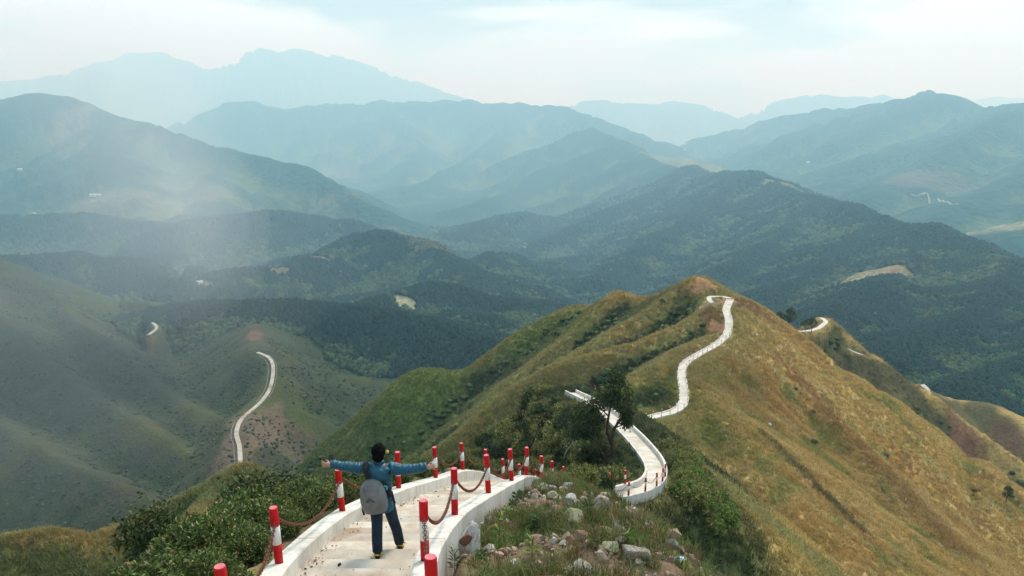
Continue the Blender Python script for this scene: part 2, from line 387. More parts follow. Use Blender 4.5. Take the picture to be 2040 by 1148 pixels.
def terrain(x, y, detail=True):
    x = np.asarray(x, dtype=np.float64); y = np.asarray(y, dtype=np.float64)
    R = np.hypot(x, y)
    Rl = np.log(np.maximum(R, 1.0))
    rb = np.array([0, 60, 150, 300, 450, 700, 1000, 1800, 2600, 4000, 5200, 6000.0]); hb_ = np.array([-60, -75, -130, -205, -245, -285, -310, -315, -290, -260, -290, -330.0])
    h = np.interp(R, W(rb), hb_ * W(rb) / np.maximum(rb, 1))
    dom = np.full(x.shape, 5, dtype=np.int8)
    dom[R > 3700] = 6
    best = np.full(x.shape, -1e9)
    crest = np.full(x.shape, 99.0)
    warp = fbm(x / 55, y / 55, 91, 3)
    for r in RIDGES:
        gi = GROUPS.index(r['group'])
        pts = r['pts']
        reach = {'near': 60, 'main': 120, 'knoll': 60, 'back': 160, 'left': 300, 'wood': 1800, 'far': 5200}[r['group']]
        lo, hi = pts.min(0) - reach, pts.max(0) + reach
        m = np.nonzero((x > lo[0]) & (x < hi[0]) & (y > lo[1]) & (y < hi[1]))[0]
        if len(m) == 0: continue
        ch = pts[-1] - pts[0]; ch = ch / math.hypot(ch[0], ch[1])
        px, py = x[m], y[m]
        hb = np.full(len(m), -1e9); tb = (px - pts[0][0]) * ch[0] + (py - pts[0][1]) * ch[1]; db = np.zeros(len(m))
        for a, b in zip(pts[:-1], pts[1:]):
            dx, dy = b[0] - a[0], b[1] - a[1]
            L2 = dx * dx + dy * dy
            L = math.sqrt(L2)
            t = np.clip(((px - a[0]) * dx + (py - a[1]) * dy) / L2, 0, 1)
            ex, ey = px - a[0] - t * dx, py - a[1] - t * dy
            d = np.sqrt(ex * ex + ey * ey)
            sg = (dx * ey - dy * ex) / L                        # > 0 to the left
            q = np.clip(sg / np.maximum(d, 1e-6) * 0.5 + 0.5, 0, 1)
            sl = r['sr'] + (r['sl'] - r['sr']) * q
            dd = np.maximum(d - r['flat'], 0)
            hh = a[2] + (b[2] - a[2]) * t - sl * (np.sqrt(dd * dd + r['rnd'] ** 2) - r['rnd'])
            w = hh > hb
            hb = np.where(w, hh, hb)
            db = np.where(w, d, db)
        if r['gul'] and detail:
            lam = r['lam']
            g1 = np.abs(noise2(tb / lam + 0.35 * warp[m], db / (lam * 3.2) + r['seed'], r['seed']))
            g2 = np.abs(noise2(tb / lam * 2.3 + 0.3 * warp[m], db / (lam * 1.4), r['seed'] + 3))
            dd = np.maximum(db - r['flat'] - 0.5, 0)
            dep = lam * 1.3 * (1 - np.exp(-dd / (lam * 1.3)))
            hb = hb - r['gul'] * dep * (1.1 * (1 - g1) ** 2 + 0.45 * (1 - g2) ** 2 - 0.25)
        k = np.clip(0.014 * np.hypot(px, py), 0.35, 70)
        cur = h[m]
        diff = np.abs(cur - hb)
        h[m] = np.maximum(cur, hb) + np.maximum(k - diff, 0) ** 2 / (4 * k)
        w = hb > np.maximum(best[m], cur - 0.0)
        best[m] = np.maximum(best[m], hb)
        dm = dom[m]; dm[w] = gi; dom[m] = dm
        cm = crest[m]; cm[w] = db[w]; crest[m] = cm
    if detail:
        big = np.clip((R - 250) / 900, 0, 1)
        h = h + big * 9 * fbm(x / 140, y / 140, 31, 4) + big * 3 * fbm(x / 45, y / 45, 47, 3) + np.clip((R - 1500) / 5000, 0, 1.5) * (40 * fbm(x / 520, y / 520, 53, 4) + 9 * fbm(x / 90, y / 90, 57, 3))
        mid = np.clip(R / 60, 0.12, 1) * np.clip((R - 8) / 20, 0.15, 1)
        h = h + mid * (0.55 * fbm(x / 9, y / 9, 5, 3) + 0.18 * fbm(x / 2.2, y / 2.2, 6, 2))
        nr = R < 60
        if nr.any():
            h[nr] += 0.1 * fbm(x[nr] / 1.1, y[nr] / 1.1, 8, 3) + 0.03 * fbm(x[nr] / 0.25, y[nr] / 0.25, 9, 2)
    return h, dom, crest

def carve(x, y, h, line, half, blend, dz, sub=4):
    """level the ground to a path: within half width it lies dz below the path, blending out"""
    pts = catmull(line, sub)
    lo, hi = pts.min(0) - (half + blend), pts.max(0) + (half + blend)
    m = np.nonzero((x > lo[0]) & (x < hi[0]) & (y > lo[1]) & (y < hi[1]))[0]
    if len(m) == 0: return h
    px, py = x[m], y[m]
    db = np.full(len(m), 1e9); zb = np.zeros(len(m))
    for a, b in zip(pts[:-1], pts[1:]):
        dx, dy = b[0] - a[0], b[1] - a[1]
        L2 = max(dx * dx + dy * dy, 1e-9)
        t = np.clip(((px - a[0]) * dx + (py - a[1]) * dy) / L2, 0, 1)
        d = np.hypot(px - a[0] - t * dx, py - a[1] - t * dy)
        w = d < db
        db = np.where(w, d, db); zb = np.where(w, a[2] + (b[2] - a[2]) * t, zb)
    f = 1 - sstep(half, half + blend, db)
    h = h.copy()
    h[m] = h[m] * (1 - f) + (zb + dz) * f
    return h

# valley road to the left and the small bits of path on the second ridge
BACK1 = [P(1570, 659, 252), P(1600, 660, 256), P(1625, 656, 260), P(1640, 647, 266), P(1645, 640, 271), P(1636, 633, 277)]
BACK2 = [P(1690, 695, 262), P(1705, 702, 262), P(1722, 708, 262)]
BACK3 = [P(1838, 766, 327), P(1845, 774, 325), P(1849, 785, 322), P(1848, 794, 319)]
TOP = [P(1455, 594, 172.2), P(1440, 591.5, 173), P(1425, 591, 173.3), P(1414, 591.5, 173.2), P(1413, 597, 171.6), P(1418, 603, 170)]
def height(x, y):
    shp = np.shape(x)
    x = np.ravel(np.asarray(x, dtype=np.float64)); y = np.ravel(np.asarray(y, dtype=np.float64))
    h, dom, crest = terrain(x, y)
    h = carve(x, y, h, STAIR, 0.95, 0.35, -0.35, 2)
    h = carve(x, y, h, HAIR, 1.0, 1.2, -0.25)
    h = carve(x, y, h, PATH2, 1.35, 3.0, -0.18)
    h = carve(x, y, h, TOP, 0.9, 1.5, -0.15)
    h = carve(x, y, h, ROADL, 2.8, 7.0, -0.5)
    h = carve(x, y, h, ROADL2, 2.8, 7.0, -0.5)
    h = carve(x, y, h, BACK1, 1.4, 2.0, -0.2)
    h = carve(x, y, h, BACK2, 1.2, 2.0, -0.2)
    h = carve(x, y, h, BACK3, 1.6, 3.0, -0.2)
    return h.reshape(shp), dom.reshape(shp), crest.reshape(shp)

# the sheet: rings around the place, finer near and towards the view
A_IN = np.linspace(D2R(-40), D2R(40), 620)
A_OUT = np.linspace(D2R(40), D2R(320), 60)[1:]
AZ = np.concatenate([A_IN, A_OUT])              # the last column closes on the first
NA = len(AZ)
R_EDGE = [0.6, 4, 12, 30, 70, 130, 230, 420, 1000, 3700, 12500, 26000, 31000]
R_N = [8, 55, 110, 100, 100, 100, 125, 125, 130, 100, 55, 6]
RR = np.concatenate([np.geomspace(a, b, n, endpoint=False) for a, b, n in zip(R_EDGE[:-1], R_EDGE[1:], R_N)] + [[R_EDGE[-1]]])
NR = len(RR)
GX = np.sin(AZ)[None, :] * RR[:, None]
GY = np.cos(AZ)[None, :] * RR[:, None]
GH, GD, GC = height(GX, GY)

def ground(x, y):
    """height of the sheet at a place in front of the camera"""
    a = np.arctan2(x, y); r = np.hypot(x, y)
    fa = np.clip((a - A_IN[0]) / (A_IN[1] - A_IN[0]), 0, len(A_IN) - 1.001)
    ia = np.floor(fa).astype(int); fa = fa - ia
    ir = np.clip(np.searchsorted(RR, r) - 1, 0, NR - 2)
    fr = np.clip((r - RR[ir]) / (RR[ir + 1] - RR[ir]), 0, 1)
    return (GH[ir, ia] * (1 - fa) + GH[ir, ia + 1] * fa) * (1 - fr) + (GH[ir + 1, ia] * (1 - fa) + GH[ir + 1, ia + 1] * fa) * fr

def domain(x, y):
    a = np.arctan2(x, y); r = np.hypot(x, y)
    ia = np.clip(np.round((a - A_IN[0]) / (A_IN[1] - A_IN[0])), 0, len(A_IN) - 1).astype(int)
    ir = np.clip(np.searchsorted(RR, r) - 1, 0, NR - 1)
    return GD[ir, ia]

def spot(u, v, y0=3.0, y1=28000.0):
    """where a line of sight of the survey photograph first meets the ground"""
    Y = np.geomspace(float(W(y0)), y1, 1800)
    y = -(v - 574.0) / FPX
    t = Y / (CP + y * SP)
    X, Z = (u - 1020.0) / FPX * t, t * (-SP + y * CP)
    hit = np.nonzero(Z < ground(X, Y))[0]
    i = hit[0] if len(hit) else len(Y) - 1
    return Vector((float(X[i]), float(Y[i]), float(ground(X[i:i + 1], Y[i:i + 1])[0])))
# ------------------------------------------------------------------ ground cover: what grows where
def blur(a, n):
    for _ in range(n):
        a = (np.roll(a, 1, 1) + a * 2 + np.roll(a, -1, 1)) / 4
        b = a.copy(); b[1:-1] = (a[:-2] + 2 * a[1:-1] + a[2:]) / 4; a = b
    return a
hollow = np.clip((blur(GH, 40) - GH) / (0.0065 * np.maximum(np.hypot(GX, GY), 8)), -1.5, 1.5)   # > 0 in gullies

DRY = np.array((0.40, 0.285, 0.10)); STRAW = np.array((0.46, 0.345, 0.15)); RUST = np.array((0.37, 0.195, 0.065))
GREEN = np.array((0.16, 0.19, 0.04)); OLIVE = np.array((0.255, 0.225, 0.085)); BRUSH = np.array((0.045, 0.062, 0.022))
PINE = np.array((0.007, 0.036, 0.030)); LEAFY = np.array((0.062, 0.102, 0.036)); MOSS = np.array((0.018, 0.054, 0.034))
EARTH = np.array((0.22, 0.105, 0.065)); SOIL = np.array((0.20, 0.135, 0.09)); SAND = np.array((0.19, 0.145, 0.10))

def mixc(c, d, f):
    return c + (d - c) * f[..., None]
n60 = fbm(GX / 60, GY / 60, 61, 4); n15 = fbm(GX / 15, GY / 15, 62, 4); n4 = fbm(GX / 4, GY / 4, 63, 3); n250 = fbm(GX / 250, GY / 250, 64, 4); n1 = fbm(GX / 1.2, GY / 1.2, 65, 3); n150 = fbm(GX / 150, GY / 150, 66, 4); n1k = fbm(GX / 1100, GY / 1100, 67, 4)
Cc = np.zeros(GX.shape + (3,))
side = sstep(-6, 22, GX - np.interp(GY, [0, 40, 75, 110, 135, 172, 260], [2, 9, 7, 22, 30, 46, 60]))      # 0 on the left flank, 1 on the right flank
# grass of the main ridge: olive and green on the left flank, straw and rust on the right one
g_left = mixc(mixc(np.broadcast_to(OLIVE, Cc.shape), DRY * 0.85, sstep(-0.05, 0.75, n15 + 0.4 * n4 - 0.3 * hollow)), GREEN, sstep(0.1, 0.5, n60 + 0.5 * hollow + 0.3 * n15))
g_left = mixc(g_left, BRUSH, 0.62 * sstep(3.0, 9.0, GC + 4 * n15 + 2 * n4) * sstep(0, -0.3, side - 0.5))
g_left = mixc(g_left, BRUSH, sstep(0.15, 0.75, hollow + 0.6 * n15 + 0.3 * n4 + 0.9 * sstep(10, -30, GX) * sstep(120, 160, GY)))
g_left = mixc(g_left, np.array((0.10, 0.14, 0.035)), 0.6 * sstep(15, -20, GX) * sstep(0.2, -0.5, hollow))
g_right = mixc(mixc(np.broadcast_to(DRY, Cc.shape), STRAW, sstep(0.0, 0.5, n4 + 0.5 * n15)), RUST, 0.38 * sstep(0.1, 0.6, n15 + 0.5 * n60))
streak = fbm((GX * 0.52 + GY * 0.85) / 1.6, (GX * 0.85 - GY * 0.52) / 26, 68, 3)      # grass combed down the fall line
g_right = mixc(g_right, STRAW * 1.05, 0.75 * sstep(0.0, 0.5, streak))
g_right = mixc(g_right, RUST * 0.9, 0.42 * sstep(0.05, 0.5, -streak + 0.3 * n15))
g_right = mixc(g_right, GREEN, 0.7 * sstep(0.05, 0.5, n60 * 0.8 + 0.6 * n4 + 0.25 * hollow))
gm = g_left * (1 - side[..., None]) + g_right * side[..., None]
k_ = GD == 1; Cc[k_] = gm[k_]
gn = mixc(mixc(np.broadcast_to(OLIVE, Cc.shape), DRY, sstep(-0.2, 0.4, n15 + 0.4 * n4)), BRUSH, sstep(-0.1, 0.4, n15 - 0.3 * n4 + 0.5 - 1.2 * side))
near_soil = sstep(30, 20, np.hypot(GX, GY))
gn = mixc(gn, SOIL, near_soil * sstep(-0.35, 0.25, n1 + 0.3 * n4))
k_ = GD == 0; Cc[k_] = gn[k_]
gk = mixc(mixc(np.broadcast_to(np.array((0.16, 0.175, 0.062)), Cc.shape), DRY * 0.7, sstep(0.1, 0.8, n15 + 0.4 * n4 - 0.4 * hollow)), BRUSH, sstep(0.1, 0.7, hollow + 0.6 * n15))
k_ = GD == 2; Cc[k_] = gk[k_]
gb = mixc(mixc(np.broadcast_to(np.array((0.085, 0.075, 0.032)), Cc.shape), DRY * 0.8, sstep(0.0, 0.6, n15 - 0.6 * hollow)), BRUSH, sstep(0.1, 0.7, hollow * 0.8 + 0.6 * n15 + 0.3 * n60))
gb = mixc(gb, EARTH * 0.7, sstep(0.5, 0.75, n15 + 0.5 * n4) * sstep(0.0, 0.4, n60))
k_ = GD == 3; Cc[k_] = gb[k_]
gl = mixc(mixc(np.broadcast_to(np.array((0.048, 0.058, 0.03)), Cc.shape), np.array((0.066, 0.056, 0.034)), sstep(-0.1, 0.4, n60 + 0.4 * n15 - 0.3 * hollow)), BRUSH, sstep(-0.1, 0.6, hollow + 0.6 * n15 + 0.2 * n60))  # scrub tones of the left hillside, darkened partly in place of cloud shade
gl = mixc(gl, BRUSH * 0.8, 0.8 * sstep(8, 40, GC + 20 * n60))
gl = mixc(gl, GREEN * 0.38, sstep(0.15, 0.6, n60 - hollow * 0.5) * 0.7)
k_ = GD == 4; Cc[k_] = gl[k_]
gw = mixc(mixc(np.broadcast_to(PINE, Cc.shape), MOSS, sstep(0.0, 0.5, n150 * 0.7 + 0.5 * n250)), LEAFY, sstep(0.1, 0.65, 0.55 * n150 + 0.35 * n60 + 0.8 * hollow + 0.25 * n250))
k_ = GD == 5; Cc[k_] = gw[k_]
gf = mixc(mixc(np.broadcast_to(PINE * 1.3, Cc.shape), LEAFY, sstep(0.05, 0.65, n250 * 0.6 + 0.9 * hollow + 0.4 * n1k)), np.array((0.15, 0.13, 0.08)), sstep(0.45, 0.7, n250 + 0.5 * n1k) * 0.6)
k_ = GD == 6; Cc[k_] = gf[k_]

BARE = np.zeros(GX.shape)      # where no tree grows
def patch(u, v, ru, rv, col, amount=1.0, tilt=0.0, y0=3.0):
    """a bare or differently grown patch on the ground, centred on a spot, ru x rv metres across and along the view"""
    c = spot(u, v, y0)
    sc = c.y / float(W_inv(c.y)); ru, rv = ru * sc, rv * sc
    m = np.nonzero((np.abs(GX - c.x) < 2 * max(ru, rv)) & (np.abs(GY - c.y) < 2 * max(ru, rv)))
    gx, gy = GX[m], GY[m]
    x, y = gx - c.x, gy - c.y
    ct, st = math.cos(tilt), math.sin(tilt)
    d = np.hypot((x * ct + y * st) / ru, (-x * st + y * ct) / rv)
    f = amount * sstep(1.15, 0.85, d + 0.45 * fbm(gx / (0.5 * ru), gy / (0.5 * rv), int(u + v), 3))
    Cc[m] = mixc(Cc[m], np.array(col), f)
    if amount > 0.62: BARE[m] = np.maximum(BARE[m], f)
# clearings and bare earth in the valley woods
patch(388, 566, 27, 17, SAND * 0.9, tilt=0.45, y0=500); patch(552, 538, 17, 18, SAND * 0.8, tilt=0.5, y0=500); patch(632, 516, 22, 18, SAND * 0.9, tilt=-0.3, y0=500)
patch(803, 603, 14, 20, (0.22, 0.22, 0.12), y0=400)
patch(1735, 552, 42, 52, (0.20, 0.17, 0.09), y0=450); patch(1765, 545, 14, 10, EARTH, y0=450); patch(1710, 560, 30, 14, (0.25, 0.22, 0.11), y0=450)
patch(870, 500, 40, 50, (0.15, 0.12, 0.07), 0.55, y0=700); patch(190, 412, 80, 60, (0.24, 0.20, 0.12), 0.7, y0=900); patch(330, 430, 50, 60, (0.2, 0.2, 0.1), 0.7, y0=900)
patch(1330, 322, 90, 60, (0.16, 0.17, 0.06), 0.9, y0=1500); patch(1420, 338, 70, 50, (0.19, 0.18, 0.07), 0.9, y0=1500); patch(1590, 384, 60, 50, (0.15, 0.17, 0.06), 0.9, y0=1200)
patch(1850, 360, 90, 60, (0.15, 0.10, 0.07), 0.5, y0=1200); patch(1960, 460, 60, 80, (0.22, 0.2, 0.11), 0.7, y0=900); patch(140, 250, 40, 70, (0.22, 0.17, 0.12), 0.6, y0=1500)
# red scars
patch(505, 668, 7, 26, EARTH * 0.7, 0.8, 0.3, y0=300); patch(300, 705, 1.6, 14, EARTH * 0.8, 0.6, y0=300)
patch(2010, 880, 7, 9, EARTH * 0.65, 0.6, 0.5, 180); patch(1800, 830, 4, 12, EARTH * 0.7, 0.8, 0.5, 180); patch(1925, 885, 5, 8, EARTH * 0.8, 0.8, 0.4, 180)
patch(1850, 780, 8, 8, EARTH, 0.8, 0, 280)
# earth on the summit and beside the path
patch(1402, 566, 3.5, 3, EARTH, 0.7, 0, 150); patch(1428, 607, 4, 2, SAND, 0.85, 0, 150); patch(1422, 632, 3, 4, EARTH * 0.8, 0.6, 0, 140); patch(1425, 655, 2, 2, EARTH, 0.9, 0, 140); patch(1480, 607, 7, 3, EARTH, 0.6, 0, 150)
# the long bare streak down the right face
for t_ in np.linspace(0, 1, 9):
    patch(1565 + 330 * t_, 735 + 345 * t_, 2.2, 4.5, np.array((0.33, 0.19, 0.075)) * (1 - 0.2 * t_), 0.6 - 0.2 * t_, 0.7, 60)
for t_ in np.linspace(0, 1, 5):
    patch(1545 + 150 * t_, 890 + 150 * t_, 1.2, 4.0, (0.07, 0.062, 0.028), 0.6, 0.7, 60)
for a_ in ((1085, 648, 9, 16), (1150, 640, 6, 10), (858, 745, 8, 16), (835, 775, 9, 16), (880, 760, 8, 14), (1050, 668, 8, 12), (780, 860, 8, 14)):
    patch(*a_, (0.13, 0.18, 0.045), 0.35, 0, 120)
patch(490, 880, 9, 60, SOIL, 0.6, 0.0, 250); patch(600, 900, 40, 20, SOIL * 0.7, 0.5, 0, 300); patch(450, 905, 5, 40, SOIL * 0.6, 0.6, 0, 250)

# ------------------------------------------------------------------ the sheet as hills
def terrain_mat(name, fine, coarse, bump, bscale, cells=None):
    m, n, l, b = new_mat(name, 0.95, 0.1)
    at = n.new('ShaderNodeAttribute'); at.attribute_name = 'Col'
    t = n.new('ShaderNodeTexCoord')
    a = n.new('ShaderNodeTexNoise'); a.inputs['Scale'].default_value = fine; a.inputs['Detail'].default_value = 5; a.inputs['Roughness'].default_value = 0.7
    c = n.new('ShaderNodeTexNoise'); c.inputs['Scale'].default_value = coarse; c.inputs['Detail'].default_value = 4
    l.new(t.outputs['Object'], a.inputs['Vector']); l.new(t.outputs['Object'], c.inputs['Vector'])
    r1 = n.new('ShaderNodeMapRange'); r1.inputs[1].default_value = 0.3; r1.inputs[2].default_value = 0.7; r1.inputs[3].default_value = 0.55; r1.inputs[4].default_value = 1.45
    r2 = n.new('ShaderNodeMapRange'); r2.inputs[1].default_value = 0.3; r2.inputs[2].default_value = 0.7; r2.inputs[3].default_value = 0.75; r2.inputs[4].default_value = 1.25
    l.new(a.outputs['Fac'], r1.inputs[0]); l.new(c.outputs['Fac'], r2.inputs[0])
    mu = n.new('ShaderNodeMath'); mu.operation = 'MULTIPLY'; l.new(r1.outputs[0], mu.inputs[0]); l.new(r2.outputs[0], mu.inputs[1])
    vm = n.new('ShaderNodeVectorMath'); vm.operation = 'SCALE'
    l.new(at.outputs['Color'], vm.inputs[0]); l.new(mu.outputs[0], vm.inputs['Scale'])
    l.new(vm.outputs[0], b.inputs['Base Color'])
    if cells:
        z = n.new('ShaderNodeTexVoronoi'); z.inputs['Scale'].default_value = cells; z.inputs['Randomness'].default_value = 1.0
        l.new(t.outputs['Object'], z.inputs['Vector']); src = z.outputs['Distance']; sign = True
    else:
        z = n.new('ShaderNodeTexNoise'); z.inputs['Scale'].default_value = bscale; z.inputs['Detail'].default_value = 6; z.inputs['Roughness'].default_value = 0.65
        l.new(t.outputs['Object'], z.inputs['Vector']); src = z.outputs['Fac']; sign = False
    u = n.new('ShaderNodeBump'); u.inputs['Distance'].default_value = bump; u.invert = sign
    l.new(src, u.inputs['Height']); l.new(u.outputs[0], b.inputs['Normal'])
    return m
T_MATS = [terrain_mat('near_ground', 3.0, 0.4, 0.06, 5.0), terrain_mat('ridge_grass', 1.6, 0.25, 0.35, 0.9), terrain_mat('knoll_grass', 1.6, 0.25, 0.35, 0.9),
          terrain_mat('back_grass', 0.9, 0.12, 0.5, 0.6), terrain_mat('hillside_scrub', 0.6, 0.06, 2.2, 0.35), terrain_mat('wood_floor', 0.16, 0.012, 3.5, 0.15, 0.11), terrain_mat('far_wood', 0.05, 0.006, 9.0, 0.1, 0.035)]
T_NAMES = ['near_ground', 'main_ridge', 'left_knoll', 'right_ridge', 'left_hillside', 'valley_hills', 'mountains']
T_LABELS = ['spur of soil, scrub and grass carrying the concrete stairs', 'steep golden grass ridge with a pale path climbing to its summit', 'small grassy knoll below the shrubs at lower left',
            'dark brown grass ridge behind the main ridge at right', 'misty scrub hillside with a winding road at left', 'dark green wooded ridges and low hills of the valley', 'blue hazy mountains along the horizon']
qi = np.arange(NR - 1)[:, None] * NA + np.arange(NA)[None, :]
qj = np.arange(NR - 1)[:, None] * NA + ((np.arange(NA) + 1) % NA)[None, :]
QF = np.stack([qi + NA, qj + NA, qj, qi], -1).reshape(-1, 4)
QG = GD[:-1, :].reshape(-1)
GV = np.stack([GX, GY, GH], -1).reshape(-1, 3)
CV = np.concatenate([Cc.reshape(-1, 3), np.ones((NR * NA, 1))], 1).astype(np.float32)
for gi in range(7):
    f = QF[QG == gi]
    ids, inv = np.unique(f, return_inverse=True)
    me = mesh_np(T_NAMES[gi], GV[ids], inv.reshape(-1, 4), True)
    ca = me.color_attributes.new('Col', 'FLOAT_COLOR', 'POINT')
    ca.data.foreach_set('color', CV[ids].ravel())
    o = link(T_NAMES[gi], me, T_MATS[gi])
    tag(o, T_LABELS[gi], 'hill' if gi else 'ground', kind='structure')
# ------------------------------------------------------------------ concrete, paint, rust
M_CONC = noise_mat('wall_concrete', (0.60, 0.565, 0.50), (0.74, 0.72, 0.66), 2.2, 0.85, 0.25, bump=0.006, bump_scale=14, c3=(0.44, 0.40, 0.34), scale3=1.1, lo3=0.54, hi3=0.78)
M_STEP = noise_mat('step_concrete', (0.47, 0.40, 0.315), (0.62, 0.555, 0.47), 3.0, 0.9, 0.2, bump=0.006, bump_scale=20, c3=(0.36, 0.27, 0.19), scale3=1.6, lo3=0.52, hi3=0.74)
M_NOSE = noise_mat('step_edge_shade', (0.27, 0.21, 0.155), (0.42, 0.35, 0.28), 9.0, 0.9, 0.2, bump=0.006, bump_scale=30)  # dark line painted on the step nose, standing in for contact shade
M_PATH = noise_mat('path_concrete', (0.52, 0.47, 0.40), (0.66, 0.62, 0.54), 1.2, 0.9, 0.2, bump=0.004, bump_scale=10, c3=(0.42, 0.36, 0.28), scale3=0.5, lo3=0.5, hi3=0.75)
M_ROAD = noise_mat('road_surface', (0.36, 0.32, 0.26), (0.48, 0.44, 0.37), 0.4, 0.9, 0.2, c3=(0.25, 0.21, 0.16), scale3=0.12, lo3=0.5, hi3=0.7)
M_KERB = noise_mat('kerb_stone', (0.22, 0.20, 0.17), (0.30, 0.28, 0.24), 0.4, 0.9, 0.2)
M_RED = noise_mat('red_paint', (0.44, 0.004, 0.006), (0.52, 0.007, 0.009), 9.0, 0.5, 0.22, c3=(0.34, 0.012, 0.01), scale3=14.0, lo3=0.56, hi3=0.72)
M_WHITE = noise_mat('white_paint', (0.70, 0.68, 0.64), (0.80, 0.79, 0.76), 8.0, 0.55, 0.35, c3=(0.50, 0.44, 0.38), scale3=12.0, lo3=0.68, hi3=0.8)
M_CAP = noise_mat('faded_red_paint', (0.62, 0.12, 0.15), (0.70, 0.19, 0.22), 10.0, 0.55, 0.35)
M_RUST = noise_mat('rusty_iron', (0.10, 0.032, 0.018), (0.19, 0.075, 0.04), 30.0, 0.8, 0.3, bump=0.002, bump_scale=80)

def vary_by_object(m, amount):
    n, l = m.node_tree.nodes, m.node_tree.links
    b = n['Principled BSDF']; src = b.inputs['Base Color'].links[0].from_socket
    oi = n.new('ShaderNodeObjectInfo'); mr = n.new('ShaderNodeMapRange'); mr.inputs[3].default_value = 1 - amount; mr.inputs[4].default_value = 1 + amount
    l.new(oi.outputs['Random'], mr.inputs[0])
    vm = n.new('ShaderNodeVectorMath'); vm.operation = 'SCALE'
    l.new(src, vm.inputs[0]); l.new(mr.outputs[0], vm.inputs['Scale']); l.new(vm.outputs[0], b.inputs['Base Color'])
def streaks(m, col, amount=0.55, scale=(4.5, 4.5, 0.5)):
    """rain stains running down a wall"""
    n, l = m.node_tree.nodes, m.node_tree.links
    b = n['Principled BSDF']; src = b.inputs['Base Color'].links[0].from_socket
    t = n.new('ShaderNodeTexCoord'); mp = n.new('ShaderNodeMapping'); mp.inputs['Scale'].default_value = scale
    l.new(t.outputs['Object'], mp.inputs['Vector'])
    x = n.new('ShaderNodeTexNoise'); x.inputs['Scale'].default_value = 2.0; x.inputs['Detail'].default_value = 5; x.inputs['Roughness'].default_value = 0.65
    l.new(mp.outputs[0], x.inputs['Vector'])
    q = n.new('ShaderNodeMapRange'); q.inputs[1].default_value = 0.5; q.inputs[2].default_value = 0.72; q.inputs[4].default_value = amount
    l.new(x.outputs['Fac'], q.inputs[0])
    k = n.new('ShaderNodeMix'); k.data_type = 'RGBA'; k.inputs['B'].default_value = (*col, 1)
    l.new(q.outputs[0], k.inputs['Factor']); l.new(src, k.inputs['A']); l.new(k.outputs['Result'], b.inputs['Base Color'])
streaks(M_CONC, (0.33, 0.30, 0.26))
vary_by_object(M_STEP, 0.17); vary_by_object(M_CONC, 0.04); vary_by_object(M_WHITE, 0.06); vary_by_object(M_RED, 0.12)

def offset_line(pts, off):
    """shift a centre line sideways (left positive) in plan"""
    pts = np.asarray(pts, dtype=float)
    t = np.gradient(pts, axis=0); t[:, 2] = 0
    t /= np.maximum(np.linalg.norm(t, axis=1), 1e-9)[:, None]
    nrm = np.stack([-t[:, 1], t[:, 0], np.zeros(len(t))], 1)
    return pts + nrm * off

def strip_mesh(name, pts, profile, caps=True, jitter=0.0):
    """sweep a closed cross-section (list of (sideways, up), left positive) along a line"""
    pts = np.asarray(pts, dtype=float)
    t = np.gradient(pts, axis=0); t[:, 2] = 0
    t /= np.maximum(np.linalg.norm(t, axis=1), 1e-9)[:, None]
    nrm = np.stack([-t[:, 1], t[:, 0], np.zeros(len(t))], 1)
    n = len(profile)
    V, F = [], []
    for k in range(len(pts)):
        for (a, b) in profile:
            V.append(pts[k] + nrm[k] * (a + random.uniform(-jitter, jitter)) + np.array((0, 0, b + random.uniform(-jitter, jitter))))
    for k in range(len(pts) - 1):
        for i in range(n):
            F.append((k * n + i, k * n + (i + 1) % n, (k + 1) * n + (i + 1) % n, (k + 1) * n + i))
    if caps:
        F.append(tuple(range(n))[::-1]); F.append(tuple(range((len(pts) - 1) * n, len(pts) * n)))
    mb = MB(); mb.add(V, F)
    me = mb.mesh(name)
    bm = bmesh.new(); bm.from_mesh(me); bmesh.ops.recalc_face_normals(bm, faces=bm.faces); bm.to_mesh(me); bm.free()
    return me

def cut(track, y0, y1, n=8):
    ys = np.linspace(y0, y1, n)
    return np.array([at_y(track, y) for y in ys])

